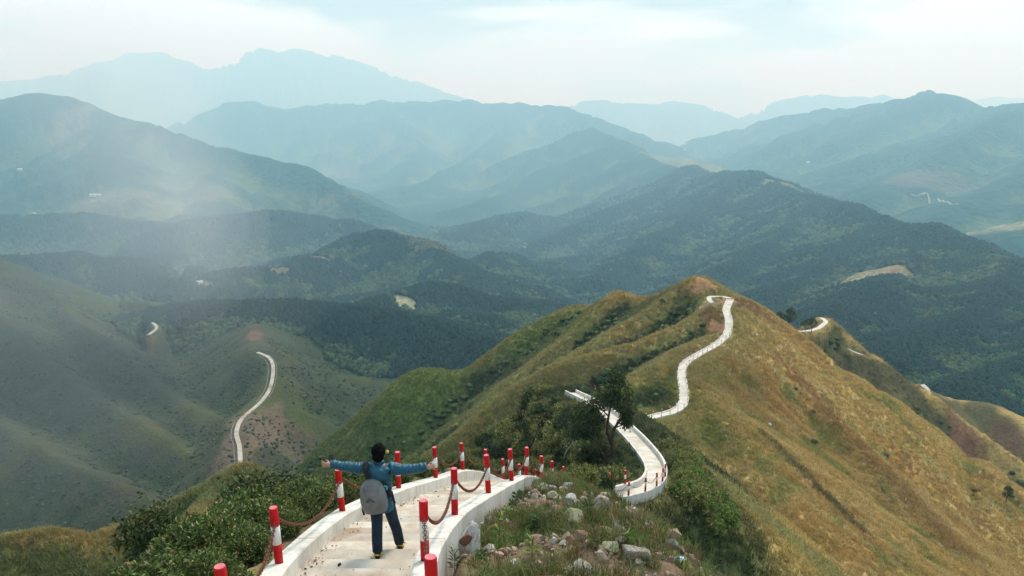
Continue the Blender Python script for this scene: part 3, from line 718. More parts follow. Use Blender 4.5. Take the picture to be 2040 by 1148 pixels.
# ------------------------------------------------------------------ stairs
stairway = empty('stairway', tuple(STAIR[4]))
tag(stairway, 'pale concrete stairway running down between two white parapet walls', 'stairway', kind='structure')
def child(o, parent):
    """parent without moving"""
    o.parent = parent
    o.matrix_parent_inverse = parent.matrix_world.inverted() if parent.matrix_world != Matrix() else Matrix.Translation(-Vector(parent.location))
    return o
def floor_z(y):
    return (at_y(LWC, y)[2] + at_y(RWC, y)[2]) / 2 - FLOOR_DROP
y = 3.4
stair_tops = []
while y < 35.0:
    tread = 0.46 + 0.05 * random.random()
    y2 = y + tread
    z = floor_z(y)
    zn = floor_z(y2)
    l0, l1, r0, r1 = at_y(LWC, y), at_y(LWC, y2 + 0.04), at_y(RWC, y), at_y(RWC, y2 + 0.04)
    jz = [random.uniform(-0.008, 0.008) for _ in range(4)]
    zb = zn - 0.35
    e = 0.035
    # top face with a uneven, rounded nose at the lower (far) edge
    m = 6
    V, F = [], []
    for i in range(m + 1):
        q = i / m
        xa, xb = l0[0] + 0.02, r0[0] - 0.02
        xc, xd = l1[0] + 0.02, r1[0] - 0.02
        w = random.uniform(-0.012, 0.012)
        X0, X1 = xa + (xb - xa) * q, xc + (xd - xc) * q
        zt = z + jz[0] + (jz[1] - jz[0]) * q
        V += [(X0, y, zb), (X0, y, zt), (X1, y2 - e + w, zt - 0.01), (X1, y2 + w, zt - 0.01 - e), (X1, y2 + w, zb)]
    for i in range(m):
        b = i * 5
        for k in range(4):
            F.append((b + k, b + k + 1, b + 5 + k + 1, b + 5 + k))
    F.append((0, 4, 3, 2, 1)); F.append((m * 5, m * 5 + 1, m * 5 + 2, m * 5 + 3, m * 5 + 4))
    mb = MB(); mb.add(V, F)
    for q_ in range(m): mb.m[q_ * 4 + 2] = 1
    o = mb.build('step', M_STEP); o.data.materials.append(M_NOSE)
    o.parent = stairway; o.matrix_parent_inverse = Matrix.Translation(-Vector(stairway.location))
    stair_tops.append((y, y2, z))
    y = y2

# ------------------------------------------------------------------ parapet walls
WPROF = [(-0.135, -1.25), (0.135, -1.25), (0.135, -0.02), (0.115, 0.0), (-0.115, 0.0), (-0.135, -0.02)]
def wall(name, track, ys, label, prof=WPROF, mat=M_CONC):
    c = at_y(track, (ys[0] + ys[-1]) / 2)
    root = empty(name, tuple(c))
    tag(root, label, 'wall')
    for a, b in zip(ys[:-1], ys[1:]):
        me = strip_mesh('wall_panel', cut(track, a + 0.006, b - 0.006, max(4, int((b - a) * 3))), prof, jitter=0.004)
        o = link('wall_panel', me, mat)
        o.parent = root; o.matrix_parent_inverse = Matrix.Translation(-c_vec(c))
    return root
def c_vec(c):
    return Vector((float(c[0]), float(c[1]), float(c[2])))
wall('parapet_wall', LWC, [-0.5, 3.2, 6.4, 9.6, 12.4, 14.7, 17.2, 19.2, 21.6, 24.4, 27.4, 30.4, 33.0, 35.4], 'white concrete parapet wall on the left side of the stairs')
wall('parapet_wall', RWC, [-0.5, 3.0, 6.2, 8.9, 11.6, 14.0, 16.4, 18.4, 21.0, 24.0, 27.0, 30.0, 33.0, 35.2], 'white concrete parapet wall on the right side of the stairs')

# ------------------------------------------------------------------ bollards and chains
POST_H, POST_R = 0.735, 0.05
def band_mesh(name, z0, z1, r, top=False, seg=18):
    mb = MB()
    rings = [(r, z0), (r, z1)] if not top else [(r, z0), (r, z1 - 0.012), (r - 0.006, z1 - 0.003)]
    V = [(rr * math.cos(2 * math.pi * k / seg), rr * math.sin(2 * math.pi * k / seg), zz) for rr, zz in rings for k in range(seg)]
    F = [(i * seg + k, i * seg + (k + 1) % seg, (i + 1) * seg + (k + 1) % seg, (i + 1) * seg + k) for i in range(len(rings) - 1) for k in range(seg)]
    if not top: F.append(tuple(range(seg))[::-1])
    F.append(tuple(range((len(rings) - 1) * seg, len(rings) * seg)))
    mb.add(V, F)
    me = mb.mesh(name)
    me.polygons.foreach_set('use_smooth', [len(p.vertices) == 4 for p in me.polygons])
    return me
B_LOW = band_mesh('lower_red_band', -0.03, POST_H * 0.36, POST_R); B_LOW.materials.append(M_RED)
B_MID = band_mesh('white_band', POST_H * 0.36, POST_H * 0.68, POST_R + 0.0015); B_MID.materials.append(M_WHITE)
B_TOP = band_mesh('upper_red_band', POST_H * 0.68, POST_H, POST_R, True); B_TOP.materials.append(M_RED)
B_CAP = band_mesh('faded_top', POST_H - 0.002, POST_H + 0.002, POST_R - 0.007); B_CAP.materials.append(M_CAP)
def bollard(p, label, group, s=1.0, tilt=True):
    o = empty('bollard', tuple(p))
    o.scale = (s, s, s)
    if tilt: o.rotation_euler = (random.uniform(-0.025, 0.025), random.uniform(-0.05, 0.015), 0.0)
    for me in (B_LOW, B_MID, B_TOP, B_CAP):
        c = bpy.data.objects.new(me.name, me); COL.objects.link(c); c.parent = o
    tag(o, label, 'bollard', group)
    return o

def chain(a, b, sag, label, group, links=True, pitch=0.062):
    """rusty chain hanging between two points"""
    a, b = Vector(a), Vector(b)
    n = 24
    pts = [a.lerp(b, i / n) - Vector((0, 0, sag * 4 * (i / n) * (1 - i / n))) for i in range(n + 1)]
    mb = MB()
    if not links:
        mb.tube(pts, 0.013, 6)
    else:
        L = [0.0]
        for p, q in zip(pts[:-1], pts[1:]): L.append(L[-1] + (q - p).length)
        def along(s):
            for i in range(n):
                if L[i + 1] >= s: return pts[i].lerp(pts[i + 1], (s - L[i]) / max(L[i + 1] - L[i], 1e-9)), (pts[i + 1] - pts[i]).normalized()
            return pts[-1], (pts[-1] - pts[-2]).normalized()
        cnt = max(4, int(L[-1] / (pitch * 0.72)))
        for i in range(cnt):
            c, t = along((i + 0.5) / cnt * L[-1])
            side = t.cross(Vector((0, 0, 1)))
            if side.length < 1e-3: side = Vector((1, 0, 0))
            side.normalize(); up = side.cross(t)
            w = side if i % 2 == 0 else up
            ring = [c + t * (pitch * 0.62 * math.cos(q)) + w * (0.021 * math.sin(q)) for q in [2 * math.pi * k / 8 for k in range(8)]]
            o_ = up if i % 2 == 0 else side
            rr = 0.0065
            V, F = [], []
            for k, p in enumerate(ring):
                out = (p - c).normalized()
                V += [p + out * rr, p + o_ * rr, p - out * rr, p - o_ * rr]
            for k in range(8):
                for j in range(4):
                    F.append((k * 4 + j, k * 4 + (j + 1) % 4, ((k + 1) % 8) * 4 + (j + 1) % 4, ((k + 1) % 8) * 4 + j))
            mb.add(V, F)
    return tag(mb.build('chain', M_RUST), label, 'chain', group)

NTH = ['first', 'second', 'third', 'fourth', 'fifth', 'sixth', 'seventh', 'eighth', 'ninth', 'tenth', 'eleventh', 'twelfth', 'thirteenth', 'fourteenth', 'fifteenth', 'sixteenth', 'seventeenth', 'eighteenth', 'nineteenth', 'twentieth', 'twenty-first', 'twenty-second', 'twenty-third', 'twenty-fourth']
ORD = ['nearest', 'second', 'third', 'fourth', 'fifth', 'sixth', 'seventh', 'eighth', 'ninth', 'tenth', 'eleventh', 'twelfth', 'thirteenth']
def post_row(points, where, group, sag=0.34, links=True, chains=True, s=1.0):
    prev = None
    for i, p in enumerate(points):
        nth = 'nearest' if i == 0 else ORD[i]
        bollard(p, 'red and white bollard, %s from the camera on the %s' % (nth, where), group, s)
        if prev is not None and chains:
            d = Vector(p) - Vector(prev); dh = Vector((d.x, d.y, 0)).normalized() * POST_R * s
            a = Vector(prev) + Vector((0, 0, POST_H * 0.76 * s)) + dh
            b = Vector(p) + Vector((0, 0, POST_H * 0.76 * s)) - dh
            chain(a, b, sag * s, 'rusty chain between the %s and %s bollard of the %s' % (ORD[i - 1], ORD[i], where), group.replace('bollards', 'chains'), links)
        prev = p
post_row([tuple(p) for p in LW[2:14]], 'left stair wall', 'bollards on the left stair wall')
post_row([tuple(p) for p in RW[2:13]], 'right stair wall', 'bollards on the right stair wall')

# ------------------------------------------------------------------ hairpin path with its walls
HC = catmull(HAIR, 8)
pw = strip_mesh('path', HC, [(-0.5, -0.3), (0.5, -0.3), (0.5, 0.0), (-0.5, 0.0)])
tag(link('hairpin_path', pw, M_PATH), 'pale concrete path bending in a hairpin below the rubble slope', 'path', kind='structure')
PW = [(-0.075, -0.6), (0.075, -0.6), (0.075, 0.29), (0.06, 0.31), (-0.06, 0.31), (-0.075, 0.29)]
PLOW = [(-0.06, -0.6), (0.06, -0.6), (0.06, 0.02), (0.045, 0.035), (-0.045, 0.035), (-0.06, 0.02)]
def path_wall(line, off, label, prof, name='parapet_wall', panel=6, skip=(0, None)):
    ln = offset_line(line, off)[skip[0]:skip[1]]
    c = Vector(tuple(ln[len(ln) // 2]))
    root = empty(name, tuple(c)); tag(root, label, 'wall')
    for k in range(0, len(ln) - 1, panel):
        seg = ln[k:k + panel + 1]
        if len(seg) < 2: break
        o = link('wall_panel', strip_mesh('wall_panel', seg, prof, jitter=0.006), M_CONC)
        o.parent = root; o.matrix_parent_inverse = Matrix.Translation(-c)
    return ln
HL = path_wall(HC, 0.56, 'low white wall inside the bend of the hairpin path', PW, skip=(10, 36))
path_wall(HC, 0.56, 'flush white kerb on the left edge of the hairpin path', PLOW, skip=(36, -8), name='kerb')
path_wall(HC, 0.56, 'short white wall at the left upper end of the hairpin path', PW, skip=(-9, None))
HR = path_wall(HC, -0.56, 'low white wall on the outer side of the hairpin path', PW)
def on_line(ln, y, which=0):
    i = int(np.argmin(np.abs(ln[:, 1] - y) + np.abs(ln[:, 0] - which) * 0.0))
    return ln[i]
def posts_along(ln, start, step, n):
    seg = np.linalg.norm(np.diff(ln[:, :2], axis=0), axis=1); s = np.concatenate([[0], np.cumsum(seg)])
    return [tuple(np.array([np.interp(start + step * k, s, ln[:, j]) for j in range(3)])) for k in range(n)]
fr = [(p[0], p[1], p[2] + 0.34) for p in posts_along(HR, 0.6, 1.05, 6)]
post_row(fr, 'outer wall of the hairpin path', 'bollards on the outer hairpin wall', sag=0.26, links=False)
fr = [(p[0], p[1], p[2] + 0.34) for p in posts_along(HL, 0.1, 1.0, 2)]
post_row(fr, 'inner wall of the hairpin path', 'bollards on the inner hairpin wall', sag=0.26, links=False)
e_ = HR[-1]
fr = [(float(p[0]), float(p[1]), float(p[2]) + 0.34) for p in (HR[-1], HR[-5], HR[-9])][::-1]
fr = [(fr[0][0] + 0.4, fr[0][1] + 3.5, fr[0][2] - 0.9), (fr[0][0] + 0.05, fr[0][1] + 5.5, fr[0][2] - 1.3), (fr[0][0] - 0.5, fr[0][1] + 7.0, fr[0][2] - 1.5)]
for lab, p in zip(('nearest', 'middle', 'farthest'), fr):
    p = (p[0] + 1.2, p[1], float(ground(np.array([p[0] + 1.2]), np.array([p[1]]))[0]))
    bollard(p, '%s of three small bollards beyond the upper end of the hairpin path' % lab, 'bollards beyond the path bend')

# ------------------------------------------------------------------ ridge path, summit bend and far bits of path
P2 = catmull(PATH2, 8)
tag(link('ridge_path', strip_mesh('path', P2, [(-0.66, -0.3), (0.66, -0.3), (0.66, 0.0), (-0.66, 0.0)]), M_PATH), 'pale stepped path climbing the grass ridge to the summit', 'path', kind='structure')
KERB = [(-0.07, -0.4), (0.07, -0.4), (0.07, 0.16), (0.055, 0.18), (-0.055, 0.18), (-0.07, 0.16)]
K1 = path_wall(P2, 0.72, 'low white kerb wall on the left of the ridge path', KERB, panel=16)
K2 = path_wall(P2, -0.72, 'low white kerb wall on the right of the ridge path', KERB, panel=16)
for i, p in enumerate(posts_along(K1, 0.5, 2.3, 24)):
    bollard((p[0], p[1], p[2] + 0.19), 'tiny bollard, %s up from the lower end, on the left edge of the ridge path' % NTH[i], 'bollards on the left of the ridge path')
for i, p in enumerate(posts_along(K2, 5.0, 2.3, 22)):
    bollard((p[0], p[1], p[2] + 0.19), 'tiny bollard, %s up from the lower end, on the right edge of the ridge path' % NTH[i], 'bollards on the right of the ridge path')
def simple_path(name, line, w, mat, label, cat='path', up=0.02):
    pts = catmull(line, 6); pts = pts + np.array((0, 0, up))
    return tag(link(name, strip_mesh(name, pts, [(-w / 2, -0.6), (w / 2, -0.6), (w / 2, 0.0), (-w / 2, 0.0)]), mat), label, cat, kind='structure')
simple_path('summit_path', TOP, 1.05, M_PATH, 'short pale path bending just below the summit')
simple_path('far_path', BACK1, 1.5, M_PATH, 'pale path curling round the dark ridge at right')
simple_path('far_path', BACK2, 1.4, M_PATH, 'short pale stretch of path on the dark ridge crest')
simple_path('far_path', BACK3, 2.4, M_PATH, 'pale path stretch at the red cut right of the ridge')
simple_path('valley_road', ROADL, 2.1, M_ROAD, 'pale winding road on the misty hillside at left', 'road', 0.1)
simple_path('valley_road', ROADL2, 2.3, M_ROAD, 'farther bend of pale road on the misty hillside', 'road', 0.1)
for off, a_, b_, lab in ((2.6, 4, 24, 'narrow pale drain kerb left of the lower valley road'), (2.8, 30, 52, 'narrow pale drain kerb left of the upper valley road'), (-2.0, 32, 52, 'narrow pale drain kerb right of the upper valley road')):
    ln = offset_line(catmull(ROADL, 6), off)[a_:b_]
    ln[:, 2] = ground(ln[:, 0], ln[:, 1]) + 0.25
    tag(link('road_kerb', strip_mesh('road_kerb', ln, [(-0.12, -0.8), (0.12, -0.8), (0.12, 0.0), (-0.12, 0.0)]), M_KERB), lab, 'kerb')
# ------------------------------------------------------------------ foliage materials
def leaf_mat(name, attr=None, instancer=False, base=(0.06, 0.09, 0.03), rough=0.6, trans=0.3, gain=1.0, fixed=None):
    """thin leaf: reflects and lets some light through; its colour comes from the plant's own data"""
    m = bpy.data.materials.new(name); m.use_nodes = True
    n, l = m.node_tree.nodes, m.node_tree.links
    b = n['Principled BSDF']; out = n['Material Output']
    b.inputs['Roughness'].default_value = rough; b.inputs['Specular IOR Level'].default_value = 0.25
    tr = n.new('ShaderNodeBsdfTranslucent'); mx_ = n.new('ShaderNodeMixShader'); mx_.inputs[0].default_value = trans
    l.new(b.outputs[0], mx_.inputs[1]); l.new(tr.outputs[0], mx_.inputs[2]); l.new(mx_.outputs[0], out.inputs['Surface'])
    if attr:
        a = n.new('ShaderNodeAttribute'); a.attribute_name = attr
        a.attribute_type = 'INSTANCER' if instancer else 'GEOMETRY'
        src = a.outputs['Vector'] if instancer else a.outputs['Color']
        l.new(src, b.inputs['Base Color']); l.new(src, tr.inputs['Color'])
    else:
        b.inputs['Base Color'].default_value = (*base, 1); tr.inputs['Color'].default_value = (*base, 1)
    return m
M_LEAF = leaf_mat('leaf', 'Leaf', trans=0.3)
M_GRASS = leaf_mat('grass_blade', 'gcol', True, trans=0.25, rough=0.7)
M_CROWN = leaf_mat('forest_crown', 'gcol', True, trans=0.3, rough=0.9)
M_BARK = noise_mat('bark', (0.035, 0.027, 0.02), (0.085, 0.066, 0.05), 9.0, 0.9, 0.1, bump=0.01, bump_scale=25)
M_PALEBARK = noise_mat('pale_bark', (0.20, 0.18, 0.15), (0.33, 0.30, 0.26), 9.0, 0.9, 0.1)

def leaves_np(base, direction, length, width, rng, fold=0.25):
    """lens-shaped leaves: 4 points each, base, two sides, tip"""
    n = len(base)
    d = direction / np.maximum(np.linalg.norm(direction, axis=1), 1e-9)[:, None]
    r = rng.normal(size=(n, 3))
    s = np.cross(d, r); s /= np.maximum(np.linalg.norm(s, axis=1), 1e-9)[:, None]
    u = np.cross(s, d)
    L, W = length[:, None], width[:, None]
    mid = base + d * L * 0.45 + u * L * 0.05
    tip = base + d * L - np.array((0, 0, 1.0)) * L * 0.18
    V = np.stack([base, mid + s * W * 0.5 + u * W * fold, tip, mid - s * W * 0.5 + u * W * fold], 1).reshape(-1, 3)
    F = np.arange(4 * n).reshape(n, 4)
    return V, F

def leaf_object_mesh(name, V, F, colors):
    me = mesh_np(name, V, F)
    ca = me.color_attributes.new('Leaf', 'FLOAT_COLOR', 'POINT')
    c = np.ones((len(V), 4), dtype=np.float32); c[:, :3] = np.repeat(colors, 4, axis=0)
    ca.data.foreach_set('color', c.ravel())
    me.materials.append(M_LEAF)
    return me

def palette(n, cols, weights, rng, var=0.25):
    cols = np.array(cols); k = rng.choice(len(cols), n, p=np.array(weights) / sum(weights))
    return np.clip(cols[k] * (1 + var * rng.normal(size=(n, 1))), 0.008, 0.9)

PAL_BUSH = ([(0.045, 0.085, 0.02), (0.09, 0.14, 0.032), (0.19, 0.235, 0.06), (0.40, 0.38, 0.18), (0.38, 0.22, 0.12)], [6, 5, 3, 1.5, 0.4])
PAL_DARK = ([(0.035, 0.055, 0.02), (0.055, 0.085, 0.026), (0.09, 0.12, 0.04)], [4, 4, 2])
PAL_KNOLL = ([(0.13, 0.155, 0.042), (0.21, 0.23, 0.065), (0.31, 0.30, 0.10), (0.42, 0.34, 0.16)], [3.5, 4, 3, 1.2])
PAL_SCRUB = ([(0.042, 0.051, 0.026), (0.056, 0.064, 0.032), (0.08, 0.078, 0.04)], [4, 4, 1.5])
PAL_FRESH = ([(0.12, 0.19, 0.045), (0.18, 0.26, 0.06), (0.25, 0.31, 0.09)], [3, 4, 2])

def make_shrub(seed, rx, rz, sprigs, per, ll, lw, pal):
    """many leafy sprigs fanning out of one root; returns foliage mesh and stem mesh"""
    rng = np.random.default_rng(seed)
    st = MB()
    B, D = [], []
    lean = rng.normal(size=2) * 0.15
    for s in range(sprigs):
        a = rng.uniform(0, 2 * math.pi); e = rng.beta(1.3, 1.1)
        rad = rx * math.sqrt(e) * rng.uniform(0.75, 1.1)
        hgt = rz * (math.sqrt(max(0.05, 1 - 0.75 * e)) * rng.uniform(0.7, 1.15))
        tip = np.array((math.cos(a) * rad + lean[0] * hgt, math.sin(a) * rad + lean[1] * hgt, hgt))
        root = np.array((math.cos(a) * rad * 0.25, math.sin(a) * rad * 0.25, -0.15))
        mid = (root + tip) / 2 + np.array((0, 0, 0.18 * hgt)) + rng.normal(size=3) * 0.05
        if s % 3 == 0:
            st.tube([tuple(root), tuple(mid), tuple(tip)], [0.016, 0.011, 0.005], 5, False)
        t = rng.uniform(0.35, 1.0, per) ** 0.7
        q = ((1 - t) ** 2)[:, None] * root + (2 * t * (1 - t))[:, None] * mid + (t ** 2)[:, None] * tip
        ax = tip - mid; ax = ax / np.linalg.norm(ax)
        dd = rng.normal(size=(per, 3)) * 0.75 + ax * 0.8 + np.array((0, 0, 0.1))
        B.append(q + rng.normal(size=(per, 3)) * 0.03); D.append(dd)
    B, D = np.concatenate(B), np.concatenate(D)
    n = len(B)
    V, F = leaves_np(B, D, ll * rng.uniform(0.6, 1.35, n), lw * rng.uniform(0.7, 1.3, n), rng)
    return leaf_object_mesh('foliage', V, F, palette(n, *pal, rng)), st.mesh('stem')

def place_plant(name, meshes, loc, rz, s, label, cat, group=None, tilt=(0, 0)):
    o = empty(name, tuple(loc), rz)
    o.scale = (s, s, s * random.uniform(0.88, 1.12))
    o.rotation_euler[0], o.rotation_euler[1] = tilt
    for nm, me, mat in meshes:
        if len(me.materials) == 0: me.materials.append(mat)
        c = bpy.data.objects.new(nm, me); COL.objects.link(c); c.parent = o
    tag(o, label, cat, group)
    return o

def gz(x, y):
    return float(ground(np.array([x]), np.array([y]))[0])

# ------------------------------------------------------------------ scattered cover by geometry nodes
def scatter(name, pts, rot, scl, idx, gcol, protos, label, cat):
    me = bpy.data.meshes.new(name)
    n = len(pts)
    me.vertices.add(n); me.vertices.foreach_set('co', np.asarray(pts, dtype=np.float32).ravel())
    for nm, typ, arr, key in (('rot', 'FLOAT_VECTOR', rot, 'vector'), ('scl', 'FLOAT_VECTOR', scl, 'vector'), ('gcol', 'FLOAT_VECTOR', gcol, 'vector'), ('idx', 'INT', idx, 'value')):
        at = me.attributes.new(nm, typ, 'POINT')
        at.data.foreach_set(key, np.ascontiguousarray(arr, dtype=np.int32 if typ == 'INT' else np.float32).ravel())
    me.update()
    coll = bpy.data.collections.new(name + '_kinds')
    for i, (pm, mat) in enumerate(protos):
        if len(pm.materials) == 0: pm.materials.append(mat)
        coll.objects.link(bpy.data.objects.new('%s_kind_%02d' % (name, i), pm))
    o = link(name, me)
    ng = bpy.data.node_groups.new(name, 'GeometryNodeTree')
    ng.interface.new_socket('Geometry', in_out='INPUT', socket_type='NodeSocketGeometry')
    ng.interface.new_socket('Geometry', in_out='OUTPUT', socket_type='NodeSocketGeometry')
    N, L = ng.nodes, ng.links
    gi, go = N.new('NodeGroupInput'), N.new('NodeGroupOutput')
    ci = N.new('GeometryNodeCollectionInfo'); ci.inputs['Collection'].default_value = coll
    ci.inputs['Separate Children'].default_value = True; ci.inputs['Reset Children'].default_value = True
    ip = N.new('GeometryNodeInstanceOnPoints'); ip.inputs['Pick Instance'].default_value = True
    def named(nm, typ):
        a = N.new('GeometryNodeInputNamedAttribute'); a.data_type = typ; a.inputs['Name'].default_value = nm
        return a.outputs['Attribute']
    er = N.new('FunctionNodeEulerToRotation')
    L.new(named('rot', 'FLOAT_VECTOR'), er.inputs[0])
    L.new(gi.outputs[0], ip.inputs['Points']); L.new(ci.outputs[0], ip.inputs['Instance'])
    L.new(named('idx', 'INT'), ip.inputs['Instance Index']); L.new(er.outputs[0], ip.inputs['Rotation']); L.new(named('scl', 'FLOAT_VECTOR'), ip.inputs['Scale'])
    L.new(ip.outputs[0], go.inputs[0])
    md = o.modifiers.new('scatter', 'NODES'); md.node_group = ng
    tag(o, label, cat, kind='stuff')
    return o

def ground_color(x, y):
    a = np.arctan2(x, y); r = np.hypot(x, y)
    ia = np.clip(np.round((a - A_IN[0]) / (A_IN[1] - A_IN[0])), 0, len(A_IN) - 1).astype(int)
    ir = np.clip(np.searchsorted(RR, r) - 1, 0, NR - 1)
    return Cc[ir, ia], BARE[ir, ia], hollow[ir, ia]

def crest_at(x, y):
    ia = np.clip(np.round((np.arctan2(x, y) - A_IN[0]) / (A_IN[1] - A_IN[0])), 0, len(A_IN) - 1).astype(int)
    return GC[np.clip(np.searchsorted(RR, np.hypot(x, y)) - 1, 0, NR - 1), ia]

def ring_points(n, r0, r1, rng, az=37.0):
    a = rng.uniform(D2R(-az), D2R(az), n); r = np.sqrt(rng.uniform(r0 * r0, r1 * r1, n))
    return r * np.sin(a), r * np.cos(a)

ALL_PATHS = [(STAIR, 1.35), (HAIR, 0.78), (PATH2, 0.95), (TOP, 0.75), (ROADL, 2.4), (ROADL2, 2.6), (BACK1, 1.1), (BACK2, 1.3), (BACK3, 1.8)]
def clear_of_paths(x, y, extra=0.0):
    ok = np.ones(len(x), dtype=bool)
    for line, half in ALL_PATHS:
        p = catmull(line, 3)
        for a, b in zip(p[:-1], p[1:]):
            dx, dy = b[0] - a[0], b[1] - a[1]
            t = np.clip(((x - a[0]) * dx + (y - a[1]) * dy) / max(dx * dx + dy * dy, 1e-9), 0, 1)
            ok &= np.hypot(x - a[0] - t * dx, y - a[1] - t * dy) > half + extra
    return ok

# forest crowns
def crown_mesh(seed, conical):
    bm = bmesh.new(); bmesh.ops.create_icosphere(bm, subdivisions=2, radius=1.0)
    rng = np.random.default_rng(seed)
    off = rng.uniform(0, 50, 3)
    for v in bm.verts:
        c = v.co
        k = 1 + 0.32 * math.sin(3.1 * c.x + off[0]) * math.sin(3.7 * c.y + off[1]) + 0.22 * rng.normal() * 0.6
        if conical:
            w = 1.0 - 0.45 * max(0, (c.z + 0.3)) / 1.3
            v.co = Vector((c.x * w * k, c.y * w * k, c.z * 1.05 * (1 + 0.05 * rng.normal()) + 0.6))
        else:
            v.co = Vector((c.x * k, c.y * k, c.z * 0.85 * k + 0.55))
    me = bpy.data.meshes.new('crown'); bm.to_mesh(me); bm.free()
    me.polygons.foreach_set('use_smooth', [True] * len(me.polygons))
    return me
rng = np.random.default_rng(21)
N = 420000
a_ = rng.uniform(D2R(-35), D2R(35), N); r_ = 450 * (4200 / 450) ** (rng.uniform(size=N) ** 0.8); x, y = r_ * np.sin(a_), r_ * np.cos(a_)
r = np.hypot(x, y)
dom = domain(x, y); gc, bare, hol = ground_color(x, y)
ok = (dom == 5) & (bare < 0.35) & (r > 420)
x, y, gc, r = x[ok], y[ok], gc[ok], r[ok]
lum = gc.mean(1)
size = np.where(lum > 0.045, rng.uniform(1.9, 3.8, len(x)), rng.uniform(1.7, 2.8, len(x)))
size *= np.clip(r / 900, 0.85, 2.6)
col = np.clip(gc * (1 + 0.28 * rng.normal(size=(len(x), 1))), 0.01, 0.5)
pale = rng.uniform(size=len(x)) < np.where(lum > 0.045, 0.10, 0.004)
col[pale] = np.array((0.12, 0.13, 0.055)) * rng.uniform(0.6, 1.15, (pale.sum(), 1))
kind = np.where(lum > 0.045, rng.integers(0, 3, len(x)), rng.integers(2, 5, len(x)))
z = ground(x, y)
scatter('forest', np.stack([x, y, z - 0.3], 1), np.stack([0.1 * rng.normal(size=len(x)), 0.1 * rng.normal(size=len(x)), rng.uniform(0, 6.28, len(x))], 1),
        np.stack([size, size, size * rng.uniform(0.85, 1.35, len(x))], 1), kind, col,
        [(crown_mesh(i, i >= 3), M_CROWN) for i in range(5)], 'dark green woodland covering the valley hills', 'forest')

# scrub on the misty hillside, the dark ridge and in the gullies of the main ridge
xs, ys, ss, cs = [], [], [], []
for (n, r0, r1, gi, smin, smax, pal, thr) in ((52000, 280, 1000, 4, 0.35, 1.0, PAL_SCRUB, -0.3), (5000, 190, 345, 3, 0.5, 1.3, PAL_DARK, 0.1), (9000, 60, 215, 1, 0.35, 1.0, PAL_DARK, 0.35), (1500, 55, 110, 2, 0.3, 0.9, PAL_DARK, 0.3)):
    x, y = ring_points(n, r0, r1, rng)
    dom = domain(x, y); gc, bare, hol = ground_color(x, y)
    nn = fbm(x / (r0 / 6), y / (r0 / 6), 77 + gi, 3)
    left = x < np.interp(y, [0, 110, 135, 172, 260], [60, 22, 30, 46, 60]) if gi == 1 else np.ones(n, dtype=bool)
    if gi == 1: hol = hol + 0.5 * (sstep(3, 11, crest_at(x, y)) - 0.4)
    ok = (dom == gi) & (bare < 0.3) & (hol + 0.9 * nn > thr) & clear_of_paths(x, y, 0.6) & (left | (rng.uniform(size=n) < 0.012))
    xs.append(x[ok]); ys.append(y[ok]); ss.append(rng.uniform(smin, smax, ok.sum())); cs.append(palette(int(ok.sum()), *pal, rng) * 1.1)
x, y, s_, col = np.concatenate(xs), np.concatenate(ys), np.concatenate(ss), np.concatenate(cs)
scatter('scrub', np.stack([x, y, ground(x, y) - 0.15 * s_], 1), np.stack([0 * x, 0 * x, rng.uniform(0, 6.28, len(x))], 1), np.stack([s_, s_, s_ * 0.8], 1), rng.integers(0, 3, len(x)), col,
        [(crown_mesh(40 + i, False), M_CROWN) for i in range(3)], 'low dark scrub dotted over the hillsides', 'scrub')

# grass
def tuft_mesh(seed, blades, h, w, spread):
    rng = np.random.default_rng(seed)
    V, F = [], []
    for i in range(blades):
        a = rng.uniform(0, 6.28); b0 = np.array((math.cos(a), math.sin(a), 0)) * spread * math.sqrt(rng.uniform()) * 0.6
        d = rng.uniform(0, 6.28); lean = rng.uniform(0.15, 0.75); hh = h * rng.uniform(0.55, 1.15)
        out = np.array((math.cos(d), math.sin(d), 0)); sd = np.array((-out[1], out[0], 0)) * w * rng.uniform(0.6, 1.2) / 2
        mid = b0 + out * hh * lean * 0.4 + np.array((0, 0, hh * 0.62)); tip = b0 + out * hh * lean * 1.05 + np.array((0, 0, hh * rng.uniform(0.7, 1.0)))
        k = len(V)
        V += [b0 - sd + np.array((0, 0, -0.05)), b0 + sd + np.array((0, 0, -0.05)), mid + sd * 0.8, mid - sd * 0.8, tip + sd * 0.1, tip - sd * 0.1]
        F += [(k, k + 1, k + 2, k + 3), (k + 3, k + 2, k + 4, k + 5)]
    return mesh_np('tuft', np.array(V), np.array(F))
xs, ys, hs, ks = [], [], [], []
for (n, r0, r1, hmin, hmax, gis) in ((14000, 27, 50, 0.25, 0.55, (0, 1)), (42000, 45, 90, 0.3, 0.65, (0, 1, 2)), (110000, 75, 150, 0.35, 0.75, (1, 2)), (100000, 130, 220, 0.4, 0.85, (1,)), (24000, 200, 345, 0.6, 1.1, (3,))):
    x, y = ring_points(n, r0, r1, rng)
    dom = domain(x, y); gc, bare, hol = ground_color(x, y)
    ok = np.isin(dom, gis) & (bare < 0.45) & clear_of_paths(x, y, 0.15)
    xs.append(x[ok]); ys.append(y[ok]); hs.append(rng.uniform(hmin, hmax, ok.sum()))
x, y, s_ = np.concatenate(xs), np.concatenate(ys), np.concatenate(hs)
gc, bare, hol = ground_color(x, y)
col = np.clip(gc * (1 + 0.16 * rng.normal(size=(len(x), 1))) * 1.25, 0.01, 0.75)
straw = rng.uniform(size=len(x)) < np.where(domain(x, y) == 2, 0.03, 0.09)
col[straw] = col[straw] * 0.5 + np.array((0.33, 0.27, 0.14)) * 0.5
